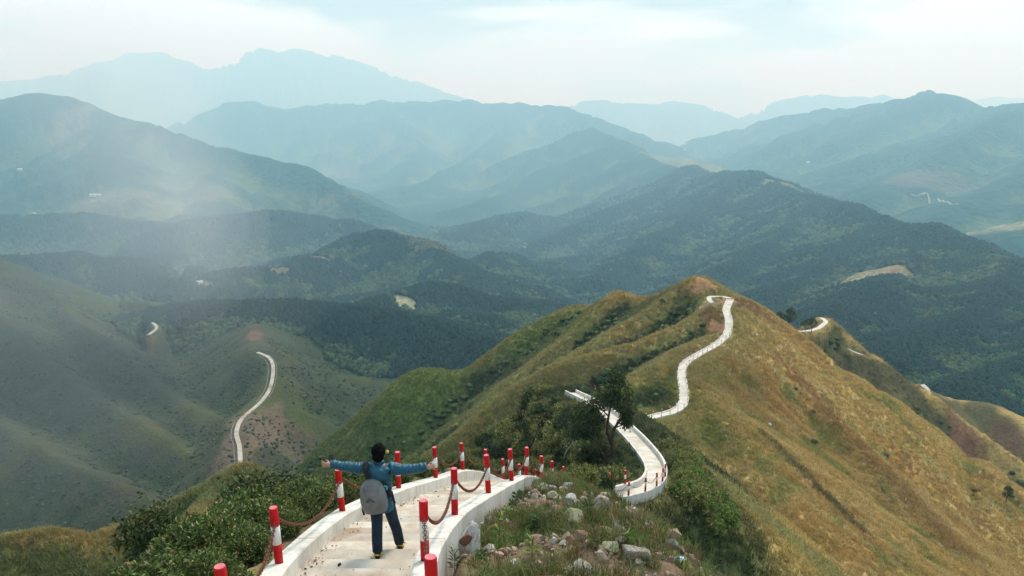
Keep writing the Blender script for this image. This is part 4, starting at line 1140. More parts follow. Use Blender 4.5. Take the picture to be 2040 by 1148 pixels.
scatter('grass', np.stack([x, y, ground(x, y)], 1), np.stack([0.25 * rng.normal(size=len(x)), 0.25 * rng.normal(size=len(x)), rng.uniform(0, 6.28, len(x))], 1), np.stack([s_ * 1.15, s_ * 1.15, s_], 1), rng.integers(0, 4, len(x)), col,
        [(tuft_mesh(60 + i, 16, 0.8, 0.085, 0.9), M_GRASS) for i in range(4)], 'dry golden and green grass covering the ridge slopes', 'grass')

# close grass and weeds on the rubble slope beside the stairs
x = rng.uniform(-0.7, 9.0, 22000); y = rng.uniform(6.0, 31.0, 22000)
zz = ground(x, y)
right_wall = np.array([at_y(RWC, q)[0] for q in y])
patchy = fbm(x / 1.3, y / 1.3, 88, 3) + 0.5 * fbm(x / 0.4, y / 0.4, 89, 2)
ok = (x > right_wall + 0.2) & (patchy > np.where(x > 3.0, -0.25, -0.05 + 0.03 * np.minimum(y - 8, 8))) & clear_of_paths(x, y, 0)
x, y, zz, patchy = x[ok], y[ok], zz[ok], patchy[ok]
n = len(x)
col = palette(n, [(0.10, 0.15, 0.035), (0.14, 0.19, 0.05), (0.20, 0.19, 0.08), (0.28, 0.20, 0.10), (0.20, 0.11, 0.055)], [3, 3, 2.2, 2.2, 1.2], rng, 0.2)
s_ = rng.uniform(0.5, 1.15, n)
scatter('grass', np.stack([x, y, zz], 1), np.stack([0.2 * rng.normal(size=n), 0.2 * rng.normal(size=n), rng.uniform(0, 6.28, n)], 1), np.stack([s_, s_, s_], 1), rng.integers(0, 4, n), col,
        [(tuft_mesh(70 + i, 22, 0.22, 0.011, 0.2), M_GRASS) for i in range(4)], 'tufts of green and dry grass between the stones beside the stairs', 'grass')

# ------------------------------------------------------------------ shrubs
BUSH = [make_shrub(100 + i, 0.6, 0.8, 110, 46, 0.088, 0.026, PAL_BUSH) for i in range(4)]
def meshes_of(pair):
    return [('foliage', pair[0], M_LEAF), ('stem', pair[1], M_BARK)]
cnt = 0
rs = random.Random(5)
for yy in np.arange(5.4, 33.0, 0.5):
    lx = at_y(LWC, yy)[0]
    rows = (0.42, 0.85, 1.3) if yy < 13 else (0.4, 0.85, 1.4)
    for k, off in enumerate(rows):
        if rs.random() < 0.12: continue
        bx, by = lx - off - rs.uniform(0, 0.3), yy + rs.uniform(-0.25, 0.25)
        bz = gz(bx, by)
        wall_top = at_y(LWC, yy)[2]
        lim = wall_top - bz + (0.22, 0.32, 0.25, 0.0)[k] + rs.uniform(-0.2, 0.12) - (0.1 if yy > 14 else 0)
        s = max(0.5, min(1.7, lim / 0.85))
        where = 'left of the stair wall near the camera' if yy < 13 else 'along the far left stair wall'
        place_plant('shrub', meshes_of(BUSH[cnt % 4]), (bx, by, bz - 0.05), rs.uniform(0, 6.28), s, 'leafy green shrub in the thicket ' + where, 'shrub', 'thicket ' + where)
        cnt += 1

KB = [make_shrub(120 + i, 1.0, 1.15, 110, 44, 0.15, 0.055, PAL_KNOLL) for i in range(4)] + [make_shrub(130 + i, 0.9, 1.35, 110, 44, 0.15, 0.055, PAL_DARK) for i in range(2)]
rs = random.Random(11)
tries = 0; made = 0
hc = catmull(HAIR, 3)
while made < 150 and tries < 5000:
    tries += 1
    yy = rs.uniform(27, 78); cx = float(np.interp(yy, [27, 36, 40, 48, 60, 75, 80], [2.4, 4.8, 7.2, 7.9, 7.4, 5.2, 5.0]))
    bx = cx - 0.7 - abs(rs.gauss(0, 1)) * 5.0 - rs.uniform(0, 1.6)
    if not clear_of_paths(np.array([bx]), np.array([yy]), 0.9)[0]: continue
    d = cx - bx
    s = rs.uniform(0.7, 1.35) * min(1.0, 0.35 + d * 0.3)
    place_plant('shrub', meshes_of(KB[rs.choice((0, 1, 2, 3, 0, 1, 2, 3, 0, 1, 4, 5))]), (bx, yy, gz(bx, yy) - 0.1), rs.uniform(0, 6.28), s, 'olive green bush on the slope left of the hairpin path', 'shrub', 'bushes left of the hairpin path')
    made += 1
GB = [make_shrub(140 + i, 1.0, 0.9, 100, 40, 0.15, 0.055, PAL_FRESH) for i in range(2)]
for i in range(46):
    t = rs.random()
    u, v = 1335 + 110 * t + rs.uniform(-25, 25), 900 + 150 * t + rs.uniform(-25, 35)
    p = spot(u, v, 20)
    if not clear_of_paths(np.array([p.x]), np.array([p.y]), 0.8)[0]: continue
    place_plant('shrub', meshes_of((GB + KB)[rs.choice((0, 1, 0, 1, 2, 3))]), p - Vector((0, 0, 0.1)), rs.uniform(0, 6.28), rs.uniform(0.5, 0.95), 'fresh green bush on the slope right of the hairpin path', 'shrub', 'bushes right of the hairpin path')
for (u, v) in ((1190, 985), (1170, 972), (1150, 965), (1205, 1000), (1180, 960), (1135, 955), (1160, 985)):
    yy = 20.5 + rs.uniform(-1.5, 3.5)
    q = P(u, v, yy)
    gzz = gz(q[0], q[1])
    place_plant('shrub', meshes_of((BUSH + KB)[rs.choice((0, 1, 2, 4, 8))]), (q[0], q[1], gzz - 0.05), rs.uniform(0, 6.28), max(0.5, min(1.3, (q[2] - gzz) / 1.0 + 0.35)), 'dark leafy shrub behind the rubble at the wall end', 'shrub', 'shrubs behind the rubble')

# ------------------------------------------------------------------ trees
def make_tree(seed, stems, clumps, pal, ll, lw, per, bark=0.12):
    """stems: polylines with radii; clumps: (centre, radii) leaf masses, each reached by a limb"""
    rng = np.random.default_rng(seed)
    tb = MB()
    for pts, rad in stems:
        tb.tube(pts, rad, 9, True)
    ends = [Vector(p) for pts, _ in stems for p in pts[1:]]
    B, D = [], []
    for (c, r) in clumps:
        c = Vector(c)
        e = min(ends, key=lambda q: (q - c).length + (0.8 if q.z > c.z else 0))
        tb.tube([e, e.lerp(c, 0.5) + Vector(rng.normal(size=3) * 0.08), c], [bark * 0.32, bark * 0.2, bark * 0.08], 6, True)
        for j in range(5):
            q = c + Vector(rng.normal(size=3) * np.array(r) * 0.55)
            tb.tube([c, q], [bark * 0.09, 0.006], 5, False)
        # leaves in small sprays so gaps stay open between them
        sprays = max(6, per // 14)
        dirs = rng.normal(size=(sprays, 3)); dirs /= np.linalg.norm(dirs, axis=1)[:, None]
        cen = np.array(c) + dirs * (rng.uniform(0.25, 1.0, (sprays, 1)) ** 0.5) * np.array(r)
        k = rng.integers(0, sprays, per)
        B.append(cen[k] + rng.normal(size=(per, 3)) * 0.13); D.append(dirs[k] * 0.5 + rng.normal(size=(per, 3)) * 0.8)
    B, D = np.concatenate(B), np.concatenate(D); n = len(B)
    V, F = leaves_np(B, D, ll * rng.uniform(0.6, 1.3, n), lw * rng.uniform(0.7, 1.3, n), rng)
    return tb.mesh('trunk', True), leaf_object_mesh('crown', V, F, palette(n, *pal, rng))
base = spot(1218, 928, 32); base.z -= 0.1
PXM = (base.y * CP - base.z * SP) / FPX                                  # metres per survey pixel at the tree
def T(u, v, dy=0.0):
    return ((u - 1217) * PXM, dy, (927 - v) * PXM * 1.05)
tr, cw = make_tree(200,
    [([T(1217, 935), T(1219, 900), T(1216, 872), T(1222, 850, 0.2), T(1238, 825, 0.3), T(1246, 800, 0.3)], [0.17, 0.14, 0.12, 0.09, 0.06, 0.03]),
     ([T(1216, 880), T(1205, 850, -0.2), T(1207, 820, -0.3), T(1212, 790, -0.2), T(1216, 760, 0)], [0.11, 0.09, 0.07, 0.05, 0.02]),
     ([T(1213, 930), T(1200, 905, 0.3), T(1185, 880, 0.5), T(1170, 850, 0.6)], [0.08, 0.06, 0.05, 0.02])],
    [(T(1218, 768), (0.85, 0.8, 0.75)), (T(1205, 790, 0.2), (0.8, 0.8, 0.6)), (T(1232, 785, -0.2), (0.75, 0.8, 0.7)), (T(1222, 745), (0.5, 0.5, 0.45)), (T(1165, 820, 0.4), (0.8, 0.7, 0.45)),
     (T(1180, 800, -0.1), (0.7, 0.7, 0.4)), (T(1160, 845, 0.6), (0.75, 0.7, 0.5)), (T(1190, 838, 0.4), (0.6, 0.7, 0.5)), (T(1243, 812, 0.2), (0.5, 0.6, 0.5)), (T(1244, 838, 0.2), (0.35, 0.4, 0.3)), (T(1178, 868, 0.6), (0.6, 0.6, 0.45)), (T(1150, 862, 0.6), (0.5, 0.5, 0.4))],
    PAL_DARK, 0.19, 0.095, 560, 0.16)
o = empty('tree', base); tag(o, 'dark leafy tree with forked trunk standing before the hairpin path', 'tree')
for nm, me, mt in (('trunk', tr, M_BARK), ('crown', cw, M_LEAF)):
    link(nm, me, mt, o)

def small_tree(seed, h, spread, n, pal, ll):
    rng = np.random.default_rng(seed)
    lean = rng.normal(size=2) * 0.12 * h
    top = (lean[0], lean[1], h * 0.75)
    st = [([(0, 0, -0.2), (lean[0] * 0.3, lean[1] * 0.3, h * 0.35), top], [0.06 * h / 3, 0.045 * h / 3, 0.02])]
    for k in range(3):
        a = rng.uniform(0, 6.28)
        st.append(([(lean[0] * 0.3, lean[1] * 0.3, h * 0.35), (math.cos(a) * spread * 0.4, math.sin(a) * spread * 0.4, h * 0.6), (math.cos(a) * spread * 0.8, math.sin(a) * spread * 0.8, h * 0.75)], [0.035 * h / 3, 0.025 * h / 3, 0.01]))
    cl = [((lean[0] + rng.normal() * spread * 0.5, lean[1] + rng.normal() * spread * 0.5, h * rng.uniform(0.5, 1.0)), (spread * 0.4, spread * 0.4, spread * 0.32)) for _ in range(n)]
    return make_tree(seed + 1, st, cl, pal, ll, ll * 0.5, 130, 0.06 * h / 3)
ST = [small_tree(300, 3.6, 1.1, 9, PAL_DARK, 0.22), small_tree(310, 3.0, 1.0, 7, PAL_KNOLL, 0.22), small_tree(320, 4.4, 0.9, 7, PAL_DARK, 0.22)]
for i, (u, v, k, s, lab) in enumerate(((1035, 855, 2, 1.0, 'thin sparse tree at the left brow of the bushy slope'), (1000, 880, 1, 1.0, 'small olive tree leftmost on the bushy slope'), (1075, 860, 0, 0.9, 'small dark tree in the middle of the bushy slope'),
                                   (1100, 895, 1, 0.9, 'small tree behind the bollards at the stair bend'), (1150, 900, 0, 1.0, 'dark low tree beside the large forked tree'), (975, 915, 0, 0.8, 'dark small tree behind the left stair bollards'),
                                   (1130, 870, 0, 0.8, 'small dark tree by the pale bare branch'), (1060, 905, 2, 0.8, 'slim dark tree just above the stair bollards'))):
    p = spot(u, v + 20, 26)
    place_plant('small_tree', [('trunk', ST[k][0], M_BARK), ('crown', ST[k][1], M_LEAF)], p, i * 1.3, s, lab, 'tree')
# bare pale branch curving out of the bushes
q = Vector(P(1122, 880, 50)); q.z = gz(q.x, q.y)
mb = MB(); k_ = 54 / FPX
mb.tube([(0, 0, -0.5), (0.05, 0, 1.2), (0.25, 0, 1.9), (0.7, 0, 2.5), (1.05, 0, 2.65)], [0.1, 0.09, 0.075, 0.055, 0.03], 8)
mb.tube([(0.25, 0, 1.9), (0.1, 0.1, 2.4), (0.15, 0.1, 2.8)], [0.04, 0.03, 0.012], 6)
o = mb.build('dead_tree', M_PALEBARK, smooth=True); o.location = q; tag(o, 'bare pale dead trunk curving out of the bushes', 'tree')
# two young trees in the thicket at lower left
for (u, v, yy, h, k, lab) in ((298, 1050, 12.5, 1.0, 0, 'small round dark shrub tree at lower left above the thicket'), (500, 995, 13.5, 0.9, 1, 'dark leafy sapling behind the nearest left bollard')):
    q = Vector(P(u, v, yy)); g0 = gz(q.x, q.y)
    top = q.z + 0.35
    hh = max(1.2, top - g0)
    pr = make_tree(400 + k, [([(0, 0, -0.2), (0.05, 0, hh * 0.5), (0, 0.05, hh * 0.85)], [0.05, 0.035, 0.015])],
                   [((0, 0, hh * 0.9), (0.3, 0.3, 0.22)), ((-0.25, 0, hh * 0.75), (0.25, 0.28, 0.2)), ((0.28, 0.05, hh * 0.78), (0.25, 0.28, 0.2)), ((0.0, 0.1, hh * 0.62), (0.3, 0.3, 0.2))] + ([((0.6, 0.1, hh * 0.93), (0.2, 0.2, 0.12))] if k else []),
                   PAL_DARK if k else ([(0.03, 0.05, 0.016), (0.05, 0.075, 0.02), (0.08, 0.11, 0.03)], [3, 4, 2]), 0.12, 0.045, 330, 0.05)
    o = empty('small_tree', (q.x, q.y, g0)); tag(o, lab, 'tree')
    link('trunk', pr[0], M_BARK, o); link('crown', pr[1], M_LEAF, o)
# trees on the saddle of the dark ridge
for i, (u, v, s, lab) in enumerate(((1572, 652, 1.2, 'dark round tree right of the far path start'), (1551, 645, 1.0, 'dark tree half hidden behind the main ridge'), (1618, 648, 0.9, 'dark tree inside the bend of the far path'), (1605, 655, 0.6, 'low dark tree at the left end of the far path'))):
    q = Vector(P(u, v, 256)); q.z = gz(q.x, q.y)
    place_plant('small_tree', [('trunk', ST[0][0], M_BARK), ('crown', ST[0][1], M_LEAF)], q, i * 1.7, s * 1.7, lab, 'tree')
p = spot(2003, 1005, 60)
place_plant('small_tree', [('trunk', ST[0][0], M_BARK), ('crown', ST[0][1], M_LEAF)], p, 0.4, 1.0, 'dark small tree on the grass face at the right edge', 'tree')
p = spot(1318, 612, 100)
place_plant('small_tree', [('trunk', ST[0][0], M_BARK), ('crown', ST[0][1], M_LEAF)], p, 2.4, 0.5, 'single dark bush on the slope left of the summit', 'tree')
# ------------------------------------------------------------------ rocks
M_ROCK = {
    'red': noise_mat('red_rock', (0.30, 0.18, 0.125), (0.43, 0.29, 0.21), 5.0, 0.9, 0.15, bump=0.03, bump_scale=16, c3=(0.22, 0.13, 0.10), scale3=3.0),
    'mauve': noise_mat('mauve_rock', (0.24, 0.14, 0.11), (0.36, 0.24, 0.19), 5.0, 0.9, 0.15, bump=0.02, bump_scale=16, c3=(0.15, 0.09, 0.07), scale3=3.0),
    'pale': noise_mat('pale_rock', (0.42, 0.35, 0.26), (0.58, 0.52, 0.43), 4.0, 0.9, 0.15, bump=0.02, bump_scale=14, c3=(0.33, 0.19, 0.12), scale3=2.4),
    'grey': noise_mat('grey_rock', (0.25, 0.22, 0.185), (0.42, 0.39, 0.34), 4.0, 0.9, 0.15, bump=0.025, bump_scale=12, c3=(0.16, 0.15, 0.10), scale3=2.0),
    'white': noise_mat('white_rock', (0.52, 0.50, 0.47), (0.70, 0.68, 0.65), 6.0, 0.9, 0.15, bump=0.02, bump_scale=16, c3=(0.32, 0.28, 0.25), scale3=4.0),
    'lichen': noise_mat('lichen_rock', (0.34, 0.31, 0.22), (0.48, 0.46, 0.34), 4.0, 0.9, 0.15, bump=0.02, bump_scale=14, c3=(0.30, 0.32, 0.12), scale3=2.6, lo3=0.46, hi3=0.64),
    'mortar': noise_mat('mortar', (0.55, 0.53, 0.49), (0.72, 0.70, 0.66), 7.0, 0.9, 0.15, bump=0.035, bump_scale=18, c3=(0.30, 0.27, 0.24), scale3=5.0, lo3=0.5, hi3=0.7),
    'brown': noise_mat('brown_stone', (0.16, 0.07, 0.05), (0.25, 0.12, 0.08), 6.0, 0.85, 0.2, bump=0.01, bump_scale=20),
}
def rock_mesh(seed, sub=3, planes=13, rough=0.05):
    r_ = random.Random(seed)
    bm = bmesh.new(); bmesh.ops.create_icosphere(bm, subdivisions=sub, radius=1.0)
    pl = []
    for _ in range(planes):
        d = Vector((r_.gauss(0, 1), r_.gauss(0, 1), r_.gauss(0, 1))).normalized(); pl.append((d, r_.uniform(0.42, 0.8)))
    ph = [r_.uniform(0, 9) for _ in range(6)]
    for v in bm.verts:
        c = v.co.copy()
        for d, k in pl:
            e = c.dot(d) - k
            if e > 0: c -= d * e * 0.94
        c *= 1 + rough * (math.sin(5 * c.x + ph[0]) * math.sin(6 * c.y + ph[1]) + 0.5 * math.sin(11 * c.z + ph[2]) * math.sin(12 * c.x + ph[3])) + r_.gauss(0, rough * 0.18)
        v.co = c
    me = bpy.data.meshes.new('rock'); bm.to_mesh(me); bm.free()
    return me
def rock(u, v, w, h, mat, label, name='boulder', sink=0.25, seed=None, d=None, rz=None, tilt=0.0, sub=3, y0=4.0, group=None, zup=0.0):
    """a stone w x h survey pixels large, standing where the ground meets that line of sight"""
    p = spot(u, v, y0)
    dist = math.hypot(p.y * CP - p.z * SP, 0)
    k = dist / FPX
    k *= 0.9
    sx, sz = w * k / 2, h * k / 2
    sy = (d * k / 2) if d else (sx + sz) / 2
    me = rock_mesh(seed if seed is not None else int(u * 7 + v), sub)
    me.materials.append(M_ROCK[mat])
    o = link(name, me)
    o.location = p + Vector((0, 0, sz * (1 - 2 * sink) + zup))
    o.scale = (sx * 1.12, sy * 1.12, sz * 1.12)
    o.rotation_euler = (0, tilt, rz if rz is not None else random.uniform(-0.3, 0.3))
    return tag(o, label, 'rock', group)
ft = rock(936, 1104, 66, 118, 'mortar', 'rough white mortared footing at the foot of the right wall', 'wall_footing', 0.30, 23, 54, 0.5, 0.12)
bs = rock(927, 1078, 22, 28, 'brown', 'square brown stone set in the white wall footing', 'stone', 0.0, 9, 14, 0.2, 0.5)
bs.location = ft.location + Vector((-0.03, -0.13, 0.16))
rock(1050, 968, 26, 40, 'mauve', 'jagged brown stone against the end of the right wall', sink=0.2, d=18)
rock(1066, 988, 26, 18, 'mauve', 'mauve stone just below the jagged wall end stone')
rock(1040, 1022, 34, 26, 'red', 'orange brown angular stone among grass by the wall', sink=0.2)
rock(1075, 1008, 46, 20, 'mauve', 'low mauve brown slab left of the lichen boulder', sink=0.35)
rock(1068, 1015, 26, 16, 'brown', 'small dark brown stone under the mauve slab')
rock(1112, 1000, 26, 19, 'pale', 'rounded orange beige stone beside a green tuft', sink=0.2)
rock(1100, 992, 28, 18, 'lichen', 'small mossy stone behind the rounded beige stone')
rock(1137, 1006, 30, 36, 'white', 'pale grey upright stone above the lichen boulder', sink=0.25)
rock(1146, 1034, 58, 34, 'lichen', 'large yellow green lichen boulder in the rubble', sink=0.28, tilt=0.35)
rock(1152, 1042, 28, 16, 'red', 'reddish stone tucked under the lichen boulder')
rock(1135, 1032, 16, 24, 'grey', 'small grey stone at the left end of the lichen boulder')
rock(1112, 1018, 50, 18, 'mauve', 'flat brown stone left above the lichen boulder', sink=0.4)
rock(1196, 1026, 40, 52, 'pale', 'tall pale beige boulder standing right of the rubble', sink=0.18, d=26, tilt=0.15)
rock(1160, 1076, 40, 26, 'red', 'pinkish square stone lying in the grass', sink=0.25, tilt=0.2)
rock(1125, 1058, 18, 14, 'mauve', 'small mauve stone above the pinkish square stone')
rock(1072, 1082, 48, 26, 'red', 'broken red slab among grass below the wall', sink=0.4)
rock(1092, 1092, 26, 16, 'red', 'red fragment next to the broken red slab')
rock(1210, 1068, 42, 28, 'lichen', 'bright yellow lichen boulder on the slope edge', sink=0.35)
rock(1240, 1066, 44, 18, 'white', 'long pale grey stone lying down the slope', sink=0.2, d=22, rz=-0.7, tilt=0.45)
rock(1212, 1100, 44, 40, 'lichen', 'yellow green mossy rock beside the large grey slab', sink=0.35)
rock(1262, 1112, 78, 62, 'grey', 'large grey rock slab sloping down to the lower right', sink=0.4, rz=-0.6, tilt=0.5, d=60)
rock(1168, 1140, 120, 50, 'grey', 'broad brownish grey rock slab at the bottom edge', sink=0.5, tilt=0.3, d=70, rz=-0.2)
rock(1277, 1046, 28, 22, 'red', 'rust red round stone right of the rubble edge')
rock(1293, 1058, 24, 26, 'red', 'red stone with a white patch at the slope edge')
rock(1287, 1054, 12, 14, 'white', 'white chip beside the red slope edge stones', zup=0.04)
rock(1262, 1022, 24, 12, 'red', 'flat red stone below the hairpin path wall', sink=0.4)
rock(1280, 1020, 20, 10, 'red', 'small red stone among green bushes by the hairpin')
rock(1385, 1132, 22, 26, 'red', 'red stone with pale front at the lower slope edge')
for i, (u, v, w, h) in enumerate(((1066, 985, 20, 12), (1078, 982, 22, 10), (1090, 979, 18, 12), (1085, 972, 26, 12), (1100, 975, 22, 10), (1112, 972, 20, 10), (1128, 975, 34, 22), (1073, 975, 16, 10), (1148, 1002, 14, 14), (1230, 1045, 14, 10), (1245, 1050, 18, 12), (1252, 1078, 12, 14))):
    rock(u, v, w, h, 'white', 'broken white stone in the rubble pile at the wall end', 'rubble_stone', 0.2, tilt=random.uniform(-0.5, 0.5), group='broken white stones in the rubble')
# small gravel and chips
rr_ = np.random.default_rng(9)
x = rr_.uniform(-0.6, 4.5, 5200); yv = rr_.uniform(7.0, 20.0, 5200)
rw_ = np.array([at_y(RWC, q)[0] for q in yv])
ok = (x > rw_ + 0.18) & (fbm(x / 0.9, yv / 0.9, 33, 3) + 0.25 * sstep(1.5, 3.0, x) > 0.02)
x, yv = x[ok], yv[ok]
s_ = rr_.gamma(1.6, 0.024, len(x)) + 0.01
M_CHIP = leaf_mat('stone_chip', 'gcol', True, trans=0.0, rough=0.9)
chip = rock_mesh(3, 1, 7); chip2 = rock_mesh(8, 1, 6)
scatter('gravel', np.stack([x, yv, ground(x, yv) + s_ * 0.3], 1), rr_.uniform(0, 6.28, (len(x), 3)), np.stack([s_, s_ * 0.8, s_ * 0.65], 1), rr_.integers(0, 2, len(x)),
        palette(len(x), [(0.33, 0.24, 0.17), (0.28, 0.19, 0.14), (0.46, 0.43, 0.38), (0.36, 0.30, 0.23)], [4, 3, 1, 2], rr_, 0.2), [(chip, M_CHIP), (chip2, M_CHIP)], 'stone chips and red gravel on the rubble slope', 'gravel')
# leafy weeds beside the wall
PALW = ([(0.05, 0.085, 0.03), (0.08, 0.12, 0.045), (0.11, 0.16, 0.05)], [3, 3, 2])
def rosette(seed, n, h, ll, lw, pal):
    rng = np.random.default_rng(seed)
    t = rng.uniform(0.1, 1, n); a = rng.uniform(0, 6.28, n)
    B = np.stack([0.02 * np.cos(a), 0.02 * np.sin(a), t * h], 1)
    D = np.stack([np.cos(a), np.sin(a), 0.35 + 0.5 * t], 1)
    V, F = leaves_np(B, D, ll * rng.uniform(0.7, 1.2, n), lw * rng.uniform(0.8, 1.2, n), rng)
    st = MB(); st.tube([(0, 0, -0.05), (0, 0, h)], [0.009, 0.004], 5, False)
    return leaf_object_mesh('foliage', V, F, palette(n, *pal, rng)), st.mesh('stem')
RO = [rosette(500, 60, 0.5, 0.17, 0.022, PALW), rosette(501, 46, 0.32, 0.16, 0.03, PAL_FRESH), rosette(502, 60, 0.26, 0.15, 0.035, PALW)]
for i, (u, v, k, s, lab) in enumerate(((906, 1142, 0, 1.2, 'dark lance leaved plant at the foot of the right wall'), (1030, 1005, 2, 1.5, 'dark leafy weed behind the orange stone'), (1022, 1030, 2, 1.6, 'spreading dark weed beside the wall'), (1010, 1045, 1, 1.4, 'bright green weed close to the wall'),
                                     (1000, 1062, 1, 1.4, 'light green leafy weed left of the broken red slab'), (995, 1085, 1, 1.2, 'small pale weed near the wall footing'), (1070, 1050, 2, 1.3, 'dark green weed above the broken red slab'), (1095, 1045, 0, 0.7, 'small starry weed in the middle of the rubble'),
                                     (1043, 1000, 2, 1.2, 'weed between the wall and the mauve stones'), (1110, 1004, 1, 0.8, 'fresh green tuft in front of the beige stone'), (1170, 1030, 2, 1.5, 'dark weed left of the tall pale boulder'), (1180, 1008, 2, 1.6, 'bushy weed behind the tall pale boulder'),
                                     (1060, 1110, 1, 1.3, 'green weed at the bottom of the grass slope'), (960, 1125, 2, 1.2, 'low weed just right of the wall footing'), (1250, 1090, 1, 1.2, 'fresh green weed on the large grey slab'), (1235, 1030, 2, 1.2, 'low weed right of the tall pale boulder'))):
    p = spot(u, v, 4)
    place_plant('weed', [('foliage', RO[k][0], M_LEAF), ('stem', RO[k][1], M_BARK)], p, i * 0.9, s * 0.55, lab, 'plant')
# an orange leaf-like scrap and a pale blue scrap of plastic
mb = MB(); mb.add([(-0.06, 0, 0), (0, -0.03, 0.02), (0.06, 0, 0.0), (0.02, 0.04, 0.03), (-0.04, 0.03, 0.01)], [(0, 1, 3, 4), (1, 2, 3)])
m_, _, _, b_ = new_mat('orange_scrap', 0.7); b_.inputs['Base Color'].default_value = (0.65, 0.2, 0.04, 1)
o = mb.build('scrap', m_); o.location = spot(990, 1062, 4) + Vector((0, 0, 0.12)); tag(o, 'small orange scrap on the grass beside the wall', 'litter')
mb = MB(); mb.add([(-0.12, -0.05, 0), (0.1, -0.07, 0.03), (0.14, 0.05, 0.05), (-0.02, 0.09, 0.06), (-0.13, 0.05, 0.02)], [(0, 1, 3, 4), (1, 2, 3)])
m_, _, _, b_ = new_mat('blue_plastic', 0.5); b_.inputs['Base Color'].default_value = (0.40, 0.62, 0.68, 1)
o = mb.build('plastic_sheet', m_); o.scale = (0.6, 0.6, 0.6); o.location = spot(1352, 1128, 4) + Vector((0, 0, 0.05)); tag(o, 'scrap of pale blue plastic on the lower slope edge', 'litter')
# white sacks on the golden face
for (u, v, s, lab) in ((1533, 851, 0.42, 'small white sack lying on the golden slope'), (1566, 928, 0.2, 'tiny white scrap below the dark crease of the golden slope'), (1508, 670, 0.3, 'tiny white scrap beside the upper ridge path')):
    p = spot(u, v, 40)
    me = rock_mesh(int(u), 2, 5, 0.12); me.materials.append(M_WHITE)
    o = link('sack', me); o.location = p + Vector((0, 0, s * 0.7)); o.scale = (s, s * 0.7, s); tag(o, lab, 'sack')

# ------------------------------------------------------------------ far houses
M_HW = noise_mat('house_wall', (0.62, 0.60, 0.55), (0.75, 0.73, 0.68), 0.5, 0.8)
M_HR = noise_mat('house_roof', (0.36, 0.16, 0.11), (0.50, 0.28, 0.2), 0.4, 0.8)
M_HR2 = noise_mat('metal_roof', (0.60, 0.63, 0.65), (0.75, 0.76, 0.77), 0.4, 0.5)
M_DARK = noise_mat('window_dark', (0.02, 0.025, 0.03), (0.05, 0.055, 0.06), 2.0, 0.3, 0.5)
def house(p, w, d, h, rz, roof, label, group):
    root = empty('house', p, rz); tag(root, label, 'house', group)
    mb = MB(); mb.box((0, 0, h / 2 - 1), (w, d, h + 2)); mb.build('wall', M_HW, root)
    mb = MB()
    ov = 0.5
    V = [(-w / 2 - ov, -d / 2 - ov, h), (w / 2 + ov, -d / 2 - ov, h), (w / 2 + ov, d / 2 + ov, h), (-w / 2 - ov, d / 2 + ov, h), (-w / 2 - ov, 0, h + d * 0.3), (w / 2 + ov, 0, h + d * 0.3)]
    mb.add(V, [(0, 1, 5, 4), (2, 3, 4, 5), (0, 4, 3), (1, 2, 5), (3, 2, 1, 0)])
    mb.build('roof', roof, root)
    for sx in (-0.28, 0.28):
        mb = MB(); mb.box((w * sx, -d / 2 - 0.02, h * 0.55), (w * 0.16, 0.08, h * 0.35)); mb.build('window', M_DARK, root)
    mb = MB(); mb.box((0, -d / 2 - 0.02, h * 0.35), (w * 0.12, 0.08, h * 0.7)); mb.build('door', M_DARK, root)
rs = random.Random(3)
for i in range(34):
    u, v = 1375 + rs.gauss(0, 20), 290 + rs.gauss(0, 6)
    Yd = 2750 + rs.uniform(-250, 350)
    q = P(u, v, Yd); p = (q[0], q[1], gz(q[0], q[1]))
    house(p, rs.uniform(14, 40), rs.uniform(10, 18), rs.uniform(6, 16), rs.uniform(-0.6, 0.6), rs.choice((M_HR, M_HR2, M_HW)), 'tiny pale house in the hazy town on the far valley floor', 'houses of the far valley town')
for (u, v, y0, lab) in ((40, 341, 1200, 'tiny pale house on the hazy mountain at far left'), (184, 391, 1000, 'tiny white farmhouse above the pale clearing at left'), (196, 391, 1000, 'second tiny white farmhouse above the pale clearing'), (66, 429, 900, 'tiny pale house left of the misty low hills'), (1045, 497, 900, 'tiny pale house in the green valley bottom'),
                        (1610, 325, 1200, 'tiny pale house by the far road at right')):
    p = spot(u, v, y0)
    house(tuple(p), 20, 12, 6, 0.2, M_HR2, lab, None)
for (u, v, w, d, rz, lab) in ((385, 570, 20, 4, 0.35, 'long white greenhouse roof on the leftmost valley clearing'), (568, 531, 9, 5, 0.5, 'small white shed at the upper end of the middle clearing'), (398, 563, 10, 5, 0.35, 'short white shed on the leftmost valley clearing')):
    p = spot(u, v, 450)
    root = empty('shed', p, rz); tag(root, lab, 'shed')
    mb = MB(); mb.box((0, 0, 0.8), (w, d, 2.4)); mb.build('wall', M_HW, root)
    mb = MB(); mb.add([(-w / 2, -d / 2 - .2, 2), (w / 2, -d / 2 - .2, 2), (w / 2, d / 2 + .2, 2), (-w / 2, d / 2 + .2, 2), (-w / 2, 0, 3.2), (w / 2, 0, 3.2)], [(0, 1, 5, 4), (2, 3, 4, 5), (0, 4, 3), (1, 2, 5)]); mb.build('roof', M_HR2, root)
# far dirt road at right
ln = [spot(u, v, 900) for u, v in ((1815, 388), (1830, 392), (1850, 397), (1872, 402), (1890, 405), (1910, 409))]
ln = catmull([tuple(p) for p in ln], 6)
ln[:, 2] = ground(ln[:, 0], ln[:, 1]) + 3
tag(link('dirt_road', strip_mesh('dirt_road', ln, [(-3, -8), (3, -8), (3, 0), (-3, 0)]), M_ROAD), 'pale dirt road on the hazy mountainside at far right', 'road', kind='structure')

